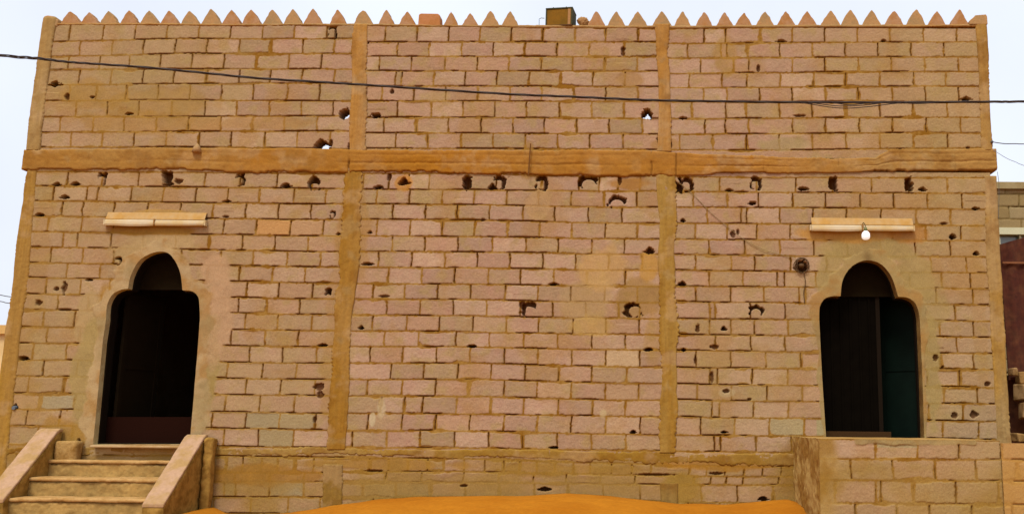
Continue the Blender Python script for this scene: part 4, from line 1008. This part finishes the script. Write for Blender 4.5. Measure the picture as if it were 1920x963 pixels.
g = G().prism_y([(sx0, at(804,48)[1]), (sx0+.004, sz1-.012), (sx0+.03, sz1+.004), (sx1-.035, sz1+.002), (sx1-.008, sz1-.02), (sx1+.004, at(804,48)[1])], .0, .15)
o = g.build('loose_block', material('terracotta block', alb(196,124,72), rough=.9, c2=alb(186,116,56), bscale=8), None, bevel=.008, origin=((sx0+sx1)/2, .075, at(804,48)[1])); tag(o, 'low terracotta coloured block lying where a parapet point is missing', 'block')

# ---------------------------------------------------------------- overhead cables
M_CAB = material('black cable', (.030, .018, .012), rough=.7, grain=.05, bump=0)
CP = [(-420,62),(-200,83),(0,104),(73,110),(123,116),(173,119.7),(266,126),(373,136),(480,146.5),(600,154),(679,159),(800,167),(960,177),(1060,181),(1160,185.5),(1240,188.5),(1340,190),(1440,191.5),(1560,192),(1700,192),(1860,191),(1920,190.5),(2150,186),(2400,178)]
YC = -1.4
path = curve_pts([at(u, v, YC) for u, v in CP], 16)
OC = empty('overhead_cable', (0, YC, 0), 'thick twisted black cable bundle strung across the whole front of the building', 'cable')
for s in range(3):
    pts = []
    for i, p in enumerate(path):
        a = i*.30 + s*2.094; loose = 1 + .9*math.exp(-((p[0]-at(40, 108, YC)[0])/.35)**2)
        pts.append((p[0], YC+.007*math.cos(a), p[1]+.0065*math.sin(a)*loose))
    G().tube(pts, .0078, 6).build('strand', M_CAB, OC, smooth=True)
for pts in ([(1500,192),(1530,197),(1560,201.5),(1590,203),(1630,200),(1670,195),(1700,192.5)], [(1515,192),(1545,196),(1575,199),(1610,198),(1640,195),(1660,192)], [(1560,192),(1590,196.5),(1625,194),(1650,192)], [(1680,192),(1720,194.5),(1760,192)]):
    wire_px(pts, YC-.012, .005, 'loose_strand', M_CAB, OC)
def wire_thing(name, pts, Y, r, label, mat, group=None, endball=False):
    x, z = at(*pts[0], Y); e = empty(name, (x, Y, z), label, 'wire', group)
    wire_px(pts, Y, r, 'wire', mat, e)
    if endball: G().lathe([(0, .018), (.014, .013), (.018, 0), (.014, -.013), (0, -.018)], x, Y, z, 10).build('anchor', mat, e, smooth=True)
    return e
M_GW = material('weathered wire', alb(90,84,80), rough=.7)
wire_thing('service_wire', [(24,556.5),(12,555),(0,552.5),(-60,541)], .02, .005, 'upper of two thin wires reaching the left corner column from the left', M_GW)
wire_thing('service_wire', [(21,568.5),(10,567),(0,564.5),(-60,555)], .02, .005, 'lower of two thin wires reaching the left corner column from the left', M_GW)
wire_thing('service_wire', [(1860,266),(1872,268),(1885,269.5),(1905,269.5),(1925,270),(2050,270)], -.03, .006, 'dark wire leaving an anchor at the top right corner, just above the ring beam', M_GW, endball=True)
wire_thing('service_wire', [(1862,281),(1873,288),(1890,298),(1905,304),(1925,312),(2050,352)], -.05, .0035, 'fine sagging wire that runs down to the right from the end of the ring beam', material('thin grey wire', alb(140,140,150), rough=.6))
wire_thing('drop_wire', [(1870,322),(1873,345),(1873,380),(1872,410)], -.02, .003, 'fine vertical wire hanging beside the right corner column', M_GW)

# ---------------------------------------------------------------- neighbours
def generic_rows(X, Z, seed, bw=.41, bh=.205):
    r = np.floor(Z/bh); zz = Z - r*bh; off = (r % 2)*.5*bw + hsh(r, r*0, seed)*.08
    c = np.floor((X+off)/bw); xx = X+off-c*bw
    return np.minimum(zz, bh-zz), np.minimum(xx, bw-xx), r, c
def f_nb(Y0):
    def f(X, Z):
        wz = .008*fbm(X, Z, 3, 501); dz, dx, r, c = generic_rows(X+wz, Z+wz, 502)
        d = np.minimum(dz, dx); blk = sst(.006, .016, d+.004*vn(X, Z, 30, 503)); h = hsh(r, c, 504)
        Y = Y0 + .008*(1-blk) + .004*(h-.5) + .03*sst(.007, .003, d)*sst(0, .4, fbm(X, Z, 4, 505))
        cb = mix(np.broadcast_to(alb(172,140,96), X.shape+(3,)), np.broadcast_to(alb(160,126,78), X.shape+(3,)), h)
        T = mix(np.broadcast_to(alb(140,108,60), X.shape+(3,)), cb*(1+.08*fbm(X, Z, 7, 506)[..., None]), blk)
        return Y, T, np.zeros(X.shape, bool)
    return f
YN = 3.2
nx0 = at(1845, 400, YN)[0]; nzt = at(1890, 342, YN)[1]
NB = empty('neighbour_building', (nx0+3, YN+1.5, 0), 'greyish block building beyond the right corner with a white framed window', 'building')
wa = at(1872, 433, YN); wb = at(1960, 505, YN)
WIN = [(wa[0], wb[1]), (wb[0], wb[1]), (wb[0], wa[1]), (wa[0], wa[1])]
vlink('front_wall', sheet(nx0, nx0+6, -.3, nzt-.12, .015, f_nb(YN), [WIN]), M_WALL, NB)
G().box(nx0-.04, nx0+6, YN-.05, YN+.25, nzt-.12, nzt).build('roof_edge', material('roof edge render', alb(176,146,98), rough=.95, c2=alb(160,128,80)), NB, bevel=.01)
G().box(nx0+.02, nx0+6, YN+.2, YN+4, -.3, nzt-.121).build('rear_block', M_OUT, NB)
wr = link('window', None, None, NB); wr.location = Vector((wa[0], YN, wb[1])) - parent_origin(NB)
M_WF = material('cream window frame', alb(226,206,160), rough=.6); M_GL = material('grey window glass', alb(140,140,128), rough=.12, grain=.05, bump=0, spec=.6)
G().box(wa[0]+.03, wb[0], YN+.10, YN+.11, wb[1], wa[1]-.05).build('pane', M_GL, wr)
fg = G(); fg.box(wa[0]-.02, wb[0], YN-.02, YN+.09, wa[1]-.055, wa[1]+.055); fg.box(wa[0]-.02, wa[0]+.03, YN+.02, YN+.09, wb[1], wa[1]-.056)
for x in (wa[0]+.34, wa[0]+.72): fg.box(x, x+.03, YN+.03, YN+.09, wb[1], wa[1]-.056)
fg.build('frame', M_WF, wr)

# rusty sheet gate leaning in the side passage
YG = .55
RG = empty('rusty_gate', (at(1900, 700, YG)[0], YG, .3), 'dark rust red sheet metal gate standing in the side passage right of the building', 'gate')
M_RUST = material('rust red sheet', (.060, .012, .004), rough=.9, grain=.35, gscale=14, c2=(.09, .028, .009), bscale=5, bump=.4)
gx0 = at(1875, 470, YG)[0]; zt0 = at(1882, 458, YG)[1]; slope = (at(1920, 445, YG)[1]-zt0)/(at(1920, 445, YG)[0]-gx0); zb0 = at(1890, 712, YG)[1]
vs = []; fs = []; nW = 60; gx1 = gx0+2.2
for side in (0, .02):
    for i in range(nW+1):
        x = gx0+(gx1-gx0)*i/nW; y = YG+side+.012*math.sin(i*1.25)
        lean = -.0
        vs += [(x+.02, y, zb0+.01*math.sin(i*.7)), (x, y, zt0+slope*(x-gx0))]
for s in (0, 1):
    for i in range(nW):
        a = s*2*(nW+1)+2*i; fs.append((a, a+1, a+3, a+2))
k2 = 2*(nW+1)
for i in range(nW): fs += [(2*i+1, 2*i+3, 2*i+3+k2, 2*i+1+k2), (2*i, 2*i+2, 2*i+2+k2, 2*i+k2)]
fs += [(0, 1, 1+k2, k2)]
g = G(); g.v = vs; g.f = fs; g.build('sheet', M_RUST, RG)
zr_ = at(1890, 493, YG)[1]
G().box(gx0+.012, gx1, YG-.035, YG-.014, zr_-.012, zr_+.012).build('rail', material('lighter rust rail', (.20, .075, .025), rough=.8, grain=.2), RG)
G().box(gx0+.04, gx1, YG-.035, YG-.014, zb0+.04, zb0+.075).build('rail', M_RUST, RG)
G().tube([(gx0+1.2, YG+.05, .1), (gx0+1.2, YG+.05, zt0)], .03, 10).build('post', M_RUST, RG)
# broken blocks heaped below the gate
rb = np.random.default_rng(11)
M_RUB = [material('rubble block', alb(*c), rough=.95, c2=alb(130,90,40), bscale=6) for c in ((186,138,86), (170,122,66), (196,150,98))]
def rub(u, v, Y, sx_, sy_, sz_, rz, label, k):
    x, z = at(u, v, Y); g = G()
    g.box(-sx_/2, sx_/2, -sy_/2, sy_/2, -sz_/2, sz_/2, wob=.012)
    g.v = [(x+a*math.cos(rz)-b*math.sin(rz), Y+a*math.sin(rz)+b*math.cos(rz), z+c+a*.08*math.sin(k*3)) for a, b, c in g.v]
    o = g.build('broken_block', M_RUB[k % 3], None, bevel=.015, origin=(x, Y, z-sz_/2)); tag(o, label, 'block', 'broken blocks heaped below the rusty gate')
low = []
for k, (u, v, Y, a, b, c, r, lab) in enumerate([
    (1899,697,.40,.07,.12,.09,.2,'pale broken chip perched highest, right under the rusty gate'),
    (1930,708,.45,.30,.2,.16,-.1,'broken block wedged against the foot of the rusty gate at the frame edge'),
    (1934,735,.35,.34,.22,.20,.15,'large tan broken block in the middle of the heap'),
    (1946,768,.30,.40,.22,.20,-.1,'tan broken block under the middle of the heap'),
    (1910,820,.25,.14,.16,.09,.3,'small broken block lying at the foot of the corner column'),
    (1956,806,.25,.36,.22,.24,0,'wide broken block at the bottom of the heap')]):
    rub(u, v, Y, a, b, c, r, lab, k)
# dark back of the heap
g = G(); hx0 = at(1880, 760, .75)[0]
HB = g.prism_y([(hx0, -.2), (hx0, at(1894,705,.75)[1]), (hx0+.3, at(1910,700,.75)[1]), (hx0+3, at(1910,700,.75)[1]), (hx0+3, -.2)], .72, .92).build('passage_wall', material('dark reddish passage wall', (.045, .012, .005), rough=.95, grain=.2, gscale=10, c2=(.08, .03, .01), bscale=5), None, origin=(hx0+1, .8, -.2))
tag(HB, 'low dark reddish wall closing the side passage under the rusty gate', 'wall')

# pale house far off past the left corner
YH = 14
hx1 = at(16, 640, YH)[0]; hz = at(4, 626, YH)[1]
HH = empty('distant_house', (hx1-4, YH+2, 0), 'pale orange plastered house far off past the left corner', 'house')
M_HH = material('sunlit cream plaster', alb(240,200,142), rough=.9, c2=alb(226,178,112), bscale=.8)
G().box(hx1-9, hx1+1.5, YH, YH+6, -.4, hz).build('wall', M_HH, HH)
G().box(hx1-9.1, hx1+1.6, YH-.12, YH+6.1, hz+.002, hz+.25).build('roof_edge', material('tan roof edge', alb(222,168,96), rough=.9), HH)
wn = G().box(hx1-3.2, hx1-2.0, YH-.04, YH-.005, 1.0, 2.2).build('window', M_GL, HH)
